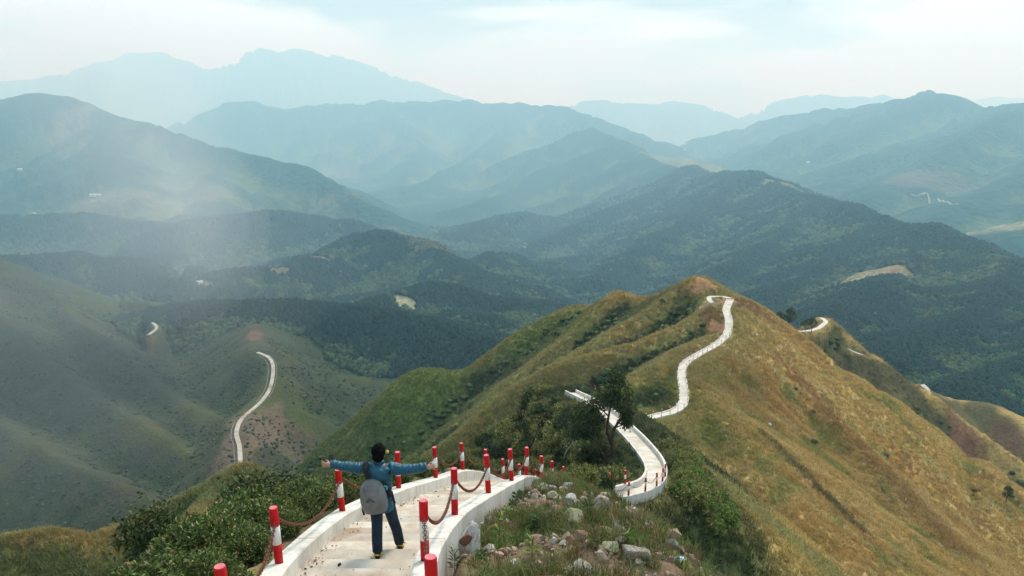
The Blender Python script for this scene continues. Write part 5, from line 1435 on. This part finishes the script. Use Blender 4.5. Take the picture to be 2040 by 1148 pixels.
# dry leaves and grit blown into the corners of the steps
rl = np.random.default_rng(14)
pts, nrm_ = [], 0
for (a, b, z) in stair_tops:
    if a > 20: break
    for k in range(60):
        yy = rl.uniform(a + 0.02, b - 0.06)
        l_, r_ = at_y(LWC, yy)[0] + 0.16, at_y(RWC, yy)[0] - 0.16
        e = min(abs(rl.normal()) * 0.10, 0.9) if rl.uniform() < 0.72 else rl.uniform(0, 1.6)
        xx = l_ + e if rl.uniform() < 0.62 else r_ - e
        if l_ < xx < r_: pts.append((xx, yy, z + 0.004))
pts = np.array(pts); n = len(pts); s_ = rl.gamma(2.0, 0.003, n) + 0.003
scatter('leaf_litter', pts, np.stack([0.3 * rl.normal(size=n), 0.3 * rl.normal(size=n), rl.uniform(0, 6.28, n)], 1), np.stack([s_ * 1.3, s_, s_ * 0.4], 1), rl.integers(0, 2, n),
        palette(n, [(0.12, 0.075, 0.045), (0.22, 0.15, 0.09), (0.07, 0.05, 0.035), (0.16, 0.13, 0.10)], [4, 3, 2, 2], rl, 0.2), [(chip, M_CHIP), (chip2, M_CHIP)], 'dry leaf bits and grit in the corners of the stairs', 'litter')
# ------------------------------------------------------------------ the person
def uvs(mb, c, r, rot=None, nu=14, nv=10):
    V, F = [], []
    for j in range(nv + 1):
        th = math.pi * j / nv
        for i in range(nu):
            ph = 2 * math.pi * i / nu
            q = Vector((r[0] * math.sin(th) * math.cos(ph), r[1] * math.sin(th) * math.sin(ph), r[2] * math.cos(th)))
            if rot is not None: q = rot @ q
            V.append(Vector(c) + q)
    for j in range(nv):
        for i in range(nu):
            F.append((j * nu + i, (j + 1) * nu + i, (j + 1) * nu + (i + 1) % nu, j * nu + (i + 1) % nu))
    mb.add(V, F)
def loft(mb, secs, n=18):
    """vertical stack of ellipses (cx, cy, z, rx, ry)"""
    V = [(cx + rx * math.cos(2 * math.pi * k / n), cy + ry * math.sin(2 * math.pi * k / n), z) for cx, cy, z, rx, ry in secs for k in range(n)]
    F = [(i * n + k, i * n + (k + 1) % n, (i + 1) * n + (k + 1) % n, (i + 1) * n + k) for i in range(len(secs) - 1) for k in range(n)]
    F.append(tuple(range(n))[::-1]); F.append(tuple(range((len(secs) - 1) * n, len(secs) * n)))
    mb.add(V, F)
def soft(o, voxel, smooth=4, fac=0.5):
    r = o.modifiers.new('remesh', 'REMESH'); r.mode = 'VOXEL'; r.voxel_size = voxel; r.use_smooth_shade = True
    s = o.modifiers.new('smooth', 'SMOOTH'); s.iterations = smooth; s.factor = fac
    return o
def puffy(mb, pts, rads, pitch=0.062, amp=0.009, n=14):
    """sleeve with quilted rings"""
    pts = [Vector(p) for p in pts]
    out, rr = [], []
    for i in range(len(pts) - 1):
        L = (pts[i + 1] - pts[i]).length; m = max(2, int(L / 0.011))
        for k in range(m):
            t = k / m
            out.append(pts[i].lerp(pts[i + 1], t)); rr.append(rads[i] + (rads[i + 1] - rads[i]) * t)
    out.append(pts[-1]); rr.append(rads[-1])
    s = 0
    for i in range(len(out)):
        if i: s += (out[i] - out[i - 1]).length
        rr[i] += amp * (abs(math.sin(math.pi * s / pitch)) - 0.6) * (1.6 + 0.9 * math.sin(s * 37 + out[0].x * 9)) + 0.004 * math.sin(s * 23 + out[0].x * 31)
        out[i] = out[i] + Vector((0, 0.004 * math.sin(s * 19), -0.018 * math.sin(math.pi * min(1, s / 0.62)) + 0.004 * math.sin(s * 29)))
    mb.tube(out, rr, n)
M_SKIN = noise_mat('skin', (0.44, 0.24, 0.165), (0.52, 0.30, 0.21), 12, 0.55, 0.35)
M_JACKET = noise_mat('blue_jacket', (0.0015, 0.055, 0.098), (0.003, 0.088, 0.145), 7, 0.45, 0.4, bump=0.006, bump_scale=30)
M_TROUSER = noise_mat('navy_trousers', (0.010, 0.020, 0.038), (0.020, 0.036, 0.06), 8, 0.85, 0.2, bump=0.01, bump_scale=14)
M_HAIR = noise_mat('black_hair', (0.003, 0.0028, 0.003), (0.007, 0.006, 0.006), 40, 0.85, 0.05, bump=0.006, bump_scale=70)
M_COVER = noise_mat('grey_rain_cover', (0.125, 0.127, 0.132), (0.18, 0.182, 0.188), 6, 0.5, 0.4, bump=0.012, bump_scale=9)
M_BLACK = noise_mat('black_webbing', (0.012, 0.012, 0.013), (0.03, 0.03, 0.032), 20, 0.8, 0.2)
M_YELL = noise_mat('yellow_trim', (0.55, 0.42, 0.03), (0.68, 0.55, 0.07), 20, 0.6, 0.3)
M_EMBLEM = noise_mat('dark_emblem', (0.06, 0.065, 0.07), (0.085, 0.09, 0.095), 20, 0.6, 0.3)
M_CYAN = noise_mat('cyan_strap', (0.05, 0.35, 0.5), (0.1, 0.45, 0.6), 20, 0.6, 0.3)

# standing on the stairs: planted left foot on one step, right foot a step further down
want = (-(1097 - 574.0) / FPX)
gslope = (-SP + want * CP) / (CP + want * SP)
step_y = [(a, b, z) for a, b, z in stair_tops]
best = min(step_y, key=lambda s: abs(s[2] - gslope * (s[0] + 0.30)))
bi = step_y.index(best)
PY = best[0] + 0.24
PX = (752 - 1020.0) / FPX * PY / (CP + want * SP)
PZ = best[2]
ny0, ny1, nz_ = step_y[bi + 1]
PS = 0.905
RF_Y, RF_Z = (ny0 + 0.24 - PY) / PS, (nz_ - PZ) / PS
PS = 0.905
person_at = Vector((PX, PY, PZ))

def body_parts(mb):
    # torso and neck
    loft(mb, [(0.06, 0.19, 0.84, 0.14, 0.10), (0.06, 0.19, 0.95, 0.145, 0.10), (0.055, 0.19, 1.10, 0.14, 0.095), (0.05, 0.2, 1.25, 0.165, 0.10), (0.045, 0.2, 1.36, 0.16, 0.085), (0.04, 0.21, 1.42, 0.07, 0.06), (0.04, 0.225, 1.50, 0.052, 0.056)])
    # head turned a little to the right, chin forward
    uvs(mb, (0.04, 0.245, 1.585), (0.078, 0.095, 0.108)); uvs(mb, (0.05, 0.285, 1.535), (0.058, 0.065, 0.062))
    uvs(mb, (0.068, 0.352, 1.56), (0.012, 0.018, 0.018))                          # nose
    uvs(mb, (-0.04, 0.25, 1.57), (0.012, 0.022, 0.03)); uvs(mb, (0.121, 0.235, 1.57), (0.012, 0.022, 0.03))   # ears
    uvs(mb, (0.045, 0.345, 1.585), (0.013, 0.01, 0.008)); uvs(mb, (0.092, 0.335, 1.585), (0.013, 0.01, 0.008))  # brows
    uvs(mb, (0.07, 0.345, 1.525), (0.022, 0.012, 0.008))                          # mouth
    # arms
    for pts, rd in (ARM_L, ARM_R):
        mb.tube(pts, [r * 0.72 for r in rd], 12)
    # hands: palm and five fingers, fingers lightly spread and curled
    for (w, hx, up) in ((HAND_L, -1, 0.10), (HAND_R, 1, -0.05)):
        w = Vector(w)
        uvs(mb, w + Vector((hx * 0.045, 0, up * 0.04)), (0.052, 0.024, 0.038))
        for k in range(4):
            zf = 0.027 - 0.018 * k
            L = (0.064, 0.074, 0.070, 0.055)[k]
            a = w + Vector((hx * 0.085, 0.0, zf)); b = a + Vector((hx * L * 0.5, 0.008, zf * 0.5 + up * 0.05)); c = b + Vector((hx * L * 0.42, 0.026, zf * 0.25 - 0.006))
            mb.tube([a - Vector((hx * 0.02, 0, 0)), a, b, c], [0.0095, 0.0095, 0.0088, 0.0075], 8)
        a = w + Vector((hx * 0.025, 0.01, 0.025)); mb.tube([a, a + Vector((hx * 0.03, 0.02, 0.03)), a + Vector((hx * 0.055, 0.028, 0.036))], [0.012, 0.0105, 0.009], 8)
    # legs and feet
    for pts, rd in (LEG_L, LEG_R):
        mb.tube(pts, [r * 0.8 for r in rd], 12)
    for f in (FOOT_L, FOOT_R):
        f = Vector(f); uvs(mb, f + Vector((0, 0.06, -0.035)), (0.035, 0.10, 0.03))
ARM_L = ([(-0.10, 0.2, 1.345), (-0.36, 0.21, 1.365), (-0.40, 0.21, 1.368), (-0.60, 0.215, 1.385), (-0.665, 0.215, 1.39)], [0.084, 0.066, 0.064, 0.052, 0.046])
ARM_R = ([(0.19, 0.2, 1.34), (0.45, 0.21, 1.335), (0.49, 0.21, 1.334), (0.68, 0.225, 1.345), (0.735, 0.23, 1.348)], [0.084, 0.066, 0.064, 0.052, 0.046])
HAND_L = (-0.66, 0.215, 1.39); HAND_R = (0.73, 0.23, 1.348)
LEG_L = ([(-0.015, 0.18, 0.88), (-0.02, 0.17, 0.70), (-0.015, 0.15, 0.48), (-0.01, 0.06, 0.26), (0.0, 0.0, 0.09)], [0.098, 0.086, 0.066, 0.06, 0.052])
kn = Vector((0.18, 0.20 + RF_Y * 0.42, 0.44 + RF_Z * 0.4))
LEG_R = ([(0.125, 0.19, 0.88), (0.14, 0.21 + RF_Y * 0.2, 0.68), tuple(kn), (0.22, kn.y * 0.6 + RF_Y * 0.4, kn.z * 0.5 + 0.09 + RF_Z * 0.5), (0.245, RF_Y, 0.11 + RF_Z)], [0.098, 0.086, 0.066, 0.06, 0.052])
FOOT_L = (0.0, 0.0, 0.07); FOOT_R = (0.25, RF_Y, 0.075 + RF_Z)

mb = MB(); body_parts(mb)
person = mb.build('person', M_SKIN)
person.location = person_at
person.scale = (PS, PS, PS)
soft(person, 0.0075, 3)
tag(person, 'person in a blue quilted jacket with arms spread wide walking down the stairs', 'person')
# jacket
mb = MB()
secs = []
for i in range(46):
    t = i / 45; z = 0.68 + t * 0.70
    rx = float(np.interp(z, [0.68, 0.80, 0.95, 1.10, 1.25, 1.33, 1.38], [0.178, 0.172, 0.165, 0.168, 0.18, 0.172, 0.13]))
    ry = float(np.interp(z, [0.68, 0.80, 0.95, 1.10, 1.25, 1.33, 1.38], [0.135, 0.132, 0.125, 0.125, 0.125, 0.112, 0.085]))
    pf = 0.010 * (abs(math.sin(math.pi * z / 0.062)) - 0.6)
    secs.append((0.055 - 0.01 * t, 0.19 + 0.01 * t, z, rx + pf, ry + pf))
loft(mb, secs, 22)
puffy(mb, ARM_L[0], [r + 0.012 for r in ARM_L[1]]); puffy(mb, ARM_R[0], [r + 0.012 for r in ARM_R[1]])
uvs(mb, (-0.08, 0.2, 1.335), (0.09, 0.085, 0.08)); uvs(mb, (0.17, 0.2, 1.33), (0.09, 0.085, 0.08))
loft(mb, [(0.04, 0.215, 1.36, 0.10, 0.085), (0.04, 0.22, 1.42, 0.078, 0.078), (0.04, 0.225, 1.46, 0.075, 0.076)])
jk = mb.build('jacket', M_JACKET, person); soft(jk, 0.0075, 2, 0.4)
# hood lying on the back
mb = MB()
uvs(mb, (0.06, 0.095, 1.37), (0.165, 0.075, 0.062), Euler((0.2, 0, 0)).to_matrix(), 20, 14); uvs(mb, (0.065, 0.075, 1.30), (0.135, 0.08, 0.12), Euler((0.3, 0, 0)).to_matrix(), 20, 14)
for s in range(5):
    z = 1.42 - s * 0.045
    mb.tube([(0.055 + 0.115 * math.cos(a) * (1 - 0.12 * s), 0.165 - 0.10 * math.sin(a), z - 0.02 * math.sin(a)) for a in [math.pi * k / 12 for k in range(13)]], 0.028, 10)
hd = mb.build('hood', M_JACKET, person); soft(hd, 0.0075, 3, 0.5)
# trousers
mb = MB()
loft(mb, [(0.055, 0.185, 0.70, 0.165, 0.12), (0.055, 0.19, 0.82, 0.165, 0.122), (0.055, 0.19, 0.95, 0.15, 0.11)])
for pts, rd in (LEG_L, LEG_R):
    P_ = [Vector(p) for p in pts]
    mb.tube(P_, [r + e for r, e in zip(rd, (0.006, 0.012, 0.018, 0.020, 0.024))], 14)
tz = mb.build('trousers', M_TROUSER, person); soft(tz, 0.009, 3)
# hair
mb = MB()
uvs(mb, (0.038, 0.222, 1.60), (0.104, 0.108, 0.115), None, 20, 14); uvs(mb, (0.036, 0.19, 1.53), (0.085, 0.08, 0.085), None, 16, 12); uvs(mb, (0.04, 0.26, 1.655), (0.078, 0.085, 0.055), None, 16, 12)
rh = random.Random(2)
for i in range(160):
    a = rh.uniform(0, 6.28); e = rh.uniform(0.1, 1.35)
    d = Vector((math.cos(a) * math.cos(e), math.sin(a) * math.cos(e), math.sin(e)))
    c = Vector((0.038, 0.222, 1.605)) + Vector((d.x * 0.088, d.y * 0.094, d.z * 0.10))
    mb.tube([c, c + d * 0.012 + Vector((rh.uniform(-.01, .01), rh.uniform(-.01, .01), rh.uniform(-0.004, 0.01)))], [0.007, 0.003], 5)
hr = mb.build('hair', M_HAIR, person); soft(hr, 0.006, 1, 0.3)
# eyes and shoes
for ex in (0.048, 0.09):
    mb = MB(); uvs(mb, (ex, 0.338 - (0.006 if ex > 0.06 else 0), 1.572), (0.011, 0.008, 0.007)); mb.build('eye', M_BLACK, person, True)
for f, rx in ((FOOT_L, 0.0), (FOOT_R, 0.25)):
    f = Vector(f)
    R_ = Euler((-rx, 0, 0)).to_matrix()
    mb = MB()
    uvs(mb, f + R_ @ Vector((0, 0.085, -0.02)), (0.046, 0.125, 0.042), R_); uvs(mb, f + R_ @ Vector((0, -0.005, 0.005)), (0.046, 0.058, 0.055), R_)
    sh = mb.build('shoe', M_BLACK, person); soft(sh, 0.008, 3)
    mb = MB()
    loft_pts = []
    V, F = [], []
    for k in range(20):
        q = 2 * math.pi * k / 20
        px_, py_ = 0.047 * math.cos(q) * (1.0 + 0.12 * math.sin(q)), 0.065 + 0.135 * math.sin(q)
        for zz in (-0.068, -0.042):
            V.append(f + R_ @ Vector((px_, py_, zz)))
    F = [(2 * k, 2 * ((k + 1) % 20), 2 * ((k + 1) % 20) + 1, 2 * k + 1) for k in range(20)] + [tuple(2 * k for k in range(20))[::-1], tuple(2 * k + 1 for k in range(20))]
    mb.add(V, F); mb.build('sole', M_BLACK, sh)
    mb = MB()
    for sgn in (-1, 1):
        mb.tube([f + R_ @ Vector((sgn * 0.043, -0.03, -0.03)), f + R_ @ Vector((sgn * 0.05, 0.03, -0.012)), f + R_ @ Vector((sgn * 0.046, 0.10, -0.022)), f + R_ @ Vector((sgn * 0.03, 0.17, -0.03))], [0.010, 0.014, 0.013, 0.008], 7)
    mb.tube([f + R_ @ Vector((-0.03, -0.05, 0.0)), f + R_ @ Vector((0, -0.063, 0.005)), f + R_ @ Vector((0.03, -0.05, 0.0))], 0.013, 7)
    mb.build('yellow_trim', M_YELL, sh, True)

# backpack under its grey rain cover, hanging low over the left side of the back
bp = empty('backpack', person_at + Vector((-0.02, 0.0, 1.0)) * PS); bp.scale = (PS * 1.03, PS * 1.03, PS * 1.03)
bp.rotation_euler = (0.06, D2R(-6), 0)
tag(bp, 'backpack under a grey rain cover worn low on the back', 'backpack')
mb = MB()
n = 24
secs = [(0, 0.0, -0.245, 0.12, 0.07), (0, -0.005, -0.225, 0.165, 0.11), (0, -0.012, -0.15, 0.188, 0.135), (0, -0.015, -0.03, 0.192, 0.142), (0, -0.012, 0.09, 0.18, 0.135), (0, -0.004, 0.18, 0.15, 0.115), (0, 0.01, 0.235, 0.105, 0.085), (0, 0.02, 0.262, 0.05, 0.045)]
loft(mb, secs, 24)
rk = random.Random(4)
for i in range(26):
    a = rk.uniform(-2.9, -0.25); z = rk.uniform(-0.2, 0.2)
    rx = float(np.interp(z, [-0.225, -0.03, 0.18], [0.165, 0.192, 0.15])); ry = float(np.interp(z, [-0.225, -0.03, 0.18], [0.11, 0.142, 0.115]))
    a2 = a + rk.uniform(-0.5, 0.5); z2 = z + rk.uniform(-0.1, 0.1)
    mb.tube([(rx * 0.985 * math.cos(a), -0.012 + ry * 0.985 * math.sin(a), z), (rx * 0.99 * math.cos((a + a2) / 2), -0.012 + ry * 0.99 * math.sin((a + a2) / 2), (z + z2) / 2), (rx * 0.98 * math.cos(a2), -0.012 + ry * 0.98 * math.sin(a2), z2)], [0.004, 0.009, 0.004], 6)
cv = mb.build('rain_cover', M_COVER, bp); soft(cv, 0.009, 5, 0.5)
mb = MB(); mb.tube([(0.19 * math.cos(q) * (1.0 if math.sin(q) < 0 else 0.86), 0.055 + 0.02 * math.cos(3 * q), 0.0 + 0.25 * math.sin(q)) for q in [2 * math.pi * k / 40 for k in range(41)]], [0.010 + 0.003 * math.sin(5 * k) for k in range(41)], 8, False); mb.build('elastic_hem', M_BLACK, cv, True)
for xx, z0, z1 in ((-0.105, 0.20, -0.20), (0.10, 0.20, -0.20)):
    mb = MB(); mb.tube([(xx * (0.75 + 0.25 * math.cos(3.0 * z)), -0.013 - 0.998 * float(np.interp(z, [-0.225, -0.15, -0.03, 0.09, 0.18, 0.235], [0.11, 0.135, 0.142, 0.135, 0.115, 0.085])) * math.sqrt(max(0.05, 1 - (xx * (0.75 + 0.25 * math.cos(3.0 * z)) / float(np.interp(z, [-0.225, -0.15, -0.03, 0.09, 0.18, 0.235], [0.165, 0.188, 0.192, 0.18, 0.15, 0.105]))) ** 2)), z) for z in np.linspace(z0, z1, 14)], 0.0045, 6, False); mb.build('seam', M_COVER, cv, True)
# mountain emblem printed on the cover
mb = MB()
N_ = 14
V, F = [], []
prof = lambda t: max(0.0, min(t * 1.9, (1 - t) * 1.75, 1.0 if abs(t - 0.5) > 0.06 else 1.0)) * 0.088
for i in range(N_ + 1):
    t = i / N_; xx = -0.075 + 0.15 * t
    lo = -0.02 + (0.022 * max(0, 1 - abs(t - 0.5) * 5))
    hi = max(lo + 0.002, -0.02 + prof(t) + 0.004)
    for j in range(4):
        V.append((xx, -0.30, lo + (hi - lo) * j / 3))
for i in range(N_):
    for j in range(3):
        F.append((i * 4 + j, (i + 1) * 4 + j, (i + 1) * 4 + j + 1, i * 4 + j + 1))
mb.add(V, F)
em = mb.build('emblem', M_EMBLEM, cv)
em.location = (-0.02, 0, 0.015)
sw = em.modifiers.new('wrap', 'SHRINKWRAP'); sw.target = cv; sw.wrap_method = 'PROJECT'; sw.use_project_y = True; sw.use_positive_direction = True; sw.use_negative_direction = False; sw.offset = 0.004; sw.wrap_mode = 'ABOVE_SURFACE'
def strap(name, pts, w, t, mat, parent):
    pts = catmull(pts, 5)
    mb = MB()
    V, F = [], []
    for k, p in enumerate(pts):
        V += [(p[0] - w / 2, p[1], p[2]), (p[0] + w / 2, p[1], p[2]), (p[0] + w / 2, p[1] + t, p[2] - t * 0.4), (p[0] - w / 2, p[1] + t, p[2] - t * 0.4)]
    for k in range(len(pts) - 1):
        for j in range(4):
            F.append((k * 4 + j, k * 4 + (j + 1) % 4, (k + 1) * 4 + (j + 1) % 4, (k + 1) * 4 + j))
    F += [(3, 2, 1, 0), tuple(len(pts) * 4 - 4 + j for j in range(4))]
    mb.add(V, F)
    return mb.build(name, mat, parent)
# local to the pack: shoulder height is about 0.5 above its centre
strap('shoulder_strap', [(-0.03, 0.06, 0.2), (-0.045, 0.05, 0.28), (-0.06, 0.065, 0.36), (-0.07, 0.13, 0.43), (-0.07, 0.22, 0.445), (-0.065, 0.30, 0.35), (-0.06, 0.33, 0.1)], 0.072, -0.016, M_BLACK, bp)
strap('shoulder_strap', [(0.10, 0.07, 0.16), (0.15, 0.06, 0.22), (0.19, 0.065, 0.27), (0.21, 0.10, 0.31), (0.215, 0.18, 0.36), (0.20, 0.27, 0.33)], 0.05, -0.014, M_BLACK, bp)
mb = MB(); mb.tube([(0.02, 0.04, 0.25), (0.08, 0.075, 0.225), (0.15, 0.085, 0.16), (0.185, 0.085, 0.05), (0.19, 0.08, -0.05)], [0.02, 0.03, 0.032, 0.04, 0.03], 9); mb.build('back_panel', M_BLACK, bp, True)
mb = MB(); mb.box((0.20, 0.10, -0.02), (0.07, 0.13, 0.14)); hb = mb.build('hip_pad', M_BLACK, bp); bv = hb.modifiers.new('bevel', 'BEVEL'); bv.width = 0.03; bv.segments = 3
strap('hanging_strap', [(-0.175, 0.02, -0.12), (-0.185, 0.0, -0.2), (-0.18, 0.0, -0.29)], 0.03, 0.006, M_BLACK, bp)
strap('hanging_strap', [(0.235, 0.12, -0.02), (0.25, 0.08, -0.11), (0.262, 0.07, -0.19)], 0.032, 0.01, M_BLACK, bp)
mb = MB(); mb.tube([(0.165, 0.03, 0.13), (0.195, 0.05, 0.10), (0.19, 0.04, 0.06)], 0.014, 8); mb.build('cyan_loop', M_CYAN, bp, True)
mb = MB(); mb.tube([(-0.15, 0.0, -0.225), (-0.08, -0.02, -0.248), (-0.06, -0.02, -0.25)], 0.009, 8); mb.build('cyan_cord', M_CYAN, bp, True)

mb = MB(); mb.box((0, 0, 0), (0.062, 0.012, 0.085), Euler((0.1, 0.35, 0)).to_matrix())
o = mb.build('card', M_WHITE); o.location = person_at + Vector((0.835, 0.245, 1.375)) * PS; tag(o, 'small white card held in the outstretched right hand', 'card')
bv = o.modifiers.new('bevel', 'BEVEL'); bv.width = 0.004; bv.segments = 2
mb = MB(); uvs(mb, (0, 0, 0), (0.024, 0.024, 0.023)); mb.tube([(0, 0, 0), (-0.045, -0.005, -0.008)], [0.006, 0.005], 6)
o = mb.build('yellow_ball', M_YELL, None, True); o.location = person_at + Vector((0.15, 0.315, 1.548)) * PS; tag(o, 'small yellow ball beside the right cheek', 'ball')
# ------------------------------------------------------------------ haze in the valley air
def volume_box(name, lo, hi, density, color, aniso, label):
    m = bpy.data.materials.new(name)
    m.use_nodes = True
    n, l = m.node_tree.nodes, m.node_tree.links
    n.clear()
    o = n.new('ShaderNodeOutputMaterial')
    v = n.new('ShaderNodeVolumePrincipled')
    v.inputs['Color'].default_value = (*color, 1)
    v.inputs['Absorption Color'].default_value = (1, 1, 1, 1)      # pure scattering, bluer light scatters more
    v.inputs['Density'].default_value = density
    v.inputs['Anisotropy'].default_value = aniso
    l.new(v.outputs[0], o.inputs['Volume'])
    m.cycles.homogeneous_volume = True
    mb = MB()
    mb.box([(a + b) / 2 for a, b in zip(lo, hi)], [b - a for a, b in zip(lo, hi)])
    ob = mb.build(name, m)
    tag(ob, label, 'haze', kind='stuff')
    return ob
volume_box('haze', (-31500, -31500, float(GH.min()) - 3.0), (31500, 31500, 1010), 0.000165, (0.45, 0.79, 1.0), 0.2, 'pale blue haze filling the valley air')
# a wisp of low cloud drifting in front of the hillside at left: soft closed lobes of thin mist
def mist(c, r, density, label, rot=(0, 0, 0)):
    m = bpy.data.materials.new('mist'); m.use_nodes = True
    n, l = m.node_tree.nodes, m.node_tree.links
    n.clear()
    o = n.new('ShaderNodeOutputMaterial'); v = n.new('ShaderNodeVolumePrincipled')
    v.inputs['Color'].default_value = (0.96, 0.98, 1.0, 1); v.inputs['Absorption Color'].default_value = (1, 1, 1, 1); v.inputs['Density'].default_value = density; v.inputs['Anisotropy'].default_value = 0.3
    l.new(v.outputs[0], o.inputs['Volume']); m.cycles.homogeneous_volume = True
    bm = bmesh.new(); bmesh.ops.create_icosphere(bm, subdivisions=4, radius=1.0)
    ph = c[0]
    for q in bm.verts:
        p = q.co
        q.co = p * (1 + 0.10 * math.sin(2.3 * p.x + ph) * math.sin(2.1 * p.z + 1) + 0.06 * math.sin(4.1 * p.y + ph))
    me = bpy.data.meshes.new('mist'); bm.to_mesh(me); bm.free()
    me.polygons.foreach_set('use_smooth', [True] * len(me.polygons))
    ob = link('mist', me, m); ob.location = c; ob.scale = r; ob.rotation_euler = rot
    return tag(ob, label, 'mist', kind='stuff')
def soft_mist(c, r, density, label, rot=(0, 0, 0)):
    for k in (1.0, 0.8, 0.58, 0.35):
        mist(c, tuple(a * k for a in r), density / 4, label, rot)
soft_mist(P(235, 230, 600), (80, 70, 110), 0.0030, 'thin upright wisp of mist at upper left', (0, D2R(-28), 0))
soft_mist(P(140, 110, 600), (90, 70, 90), 0.0022, 'faint mist rising into the cloud at upper left', (0, D2R(-28), 0))
soft_mist(P(320, 430, 570), (80, 70, 80), 0.0034, 'pale patch of mist above the valley road', (0, D2R(-35), 0))
soft_mist(P(150, 560, 520), (190, 90, 80), 0.0014, 'broad veil of mist before the left hillside', (0, D2R(-8), 0))
soft_mist(P(60, 800, 300), (110, 60, 60), 0.0010, 'low veil of mist in the ravine at lower left', (0, D2R(-8), 0))
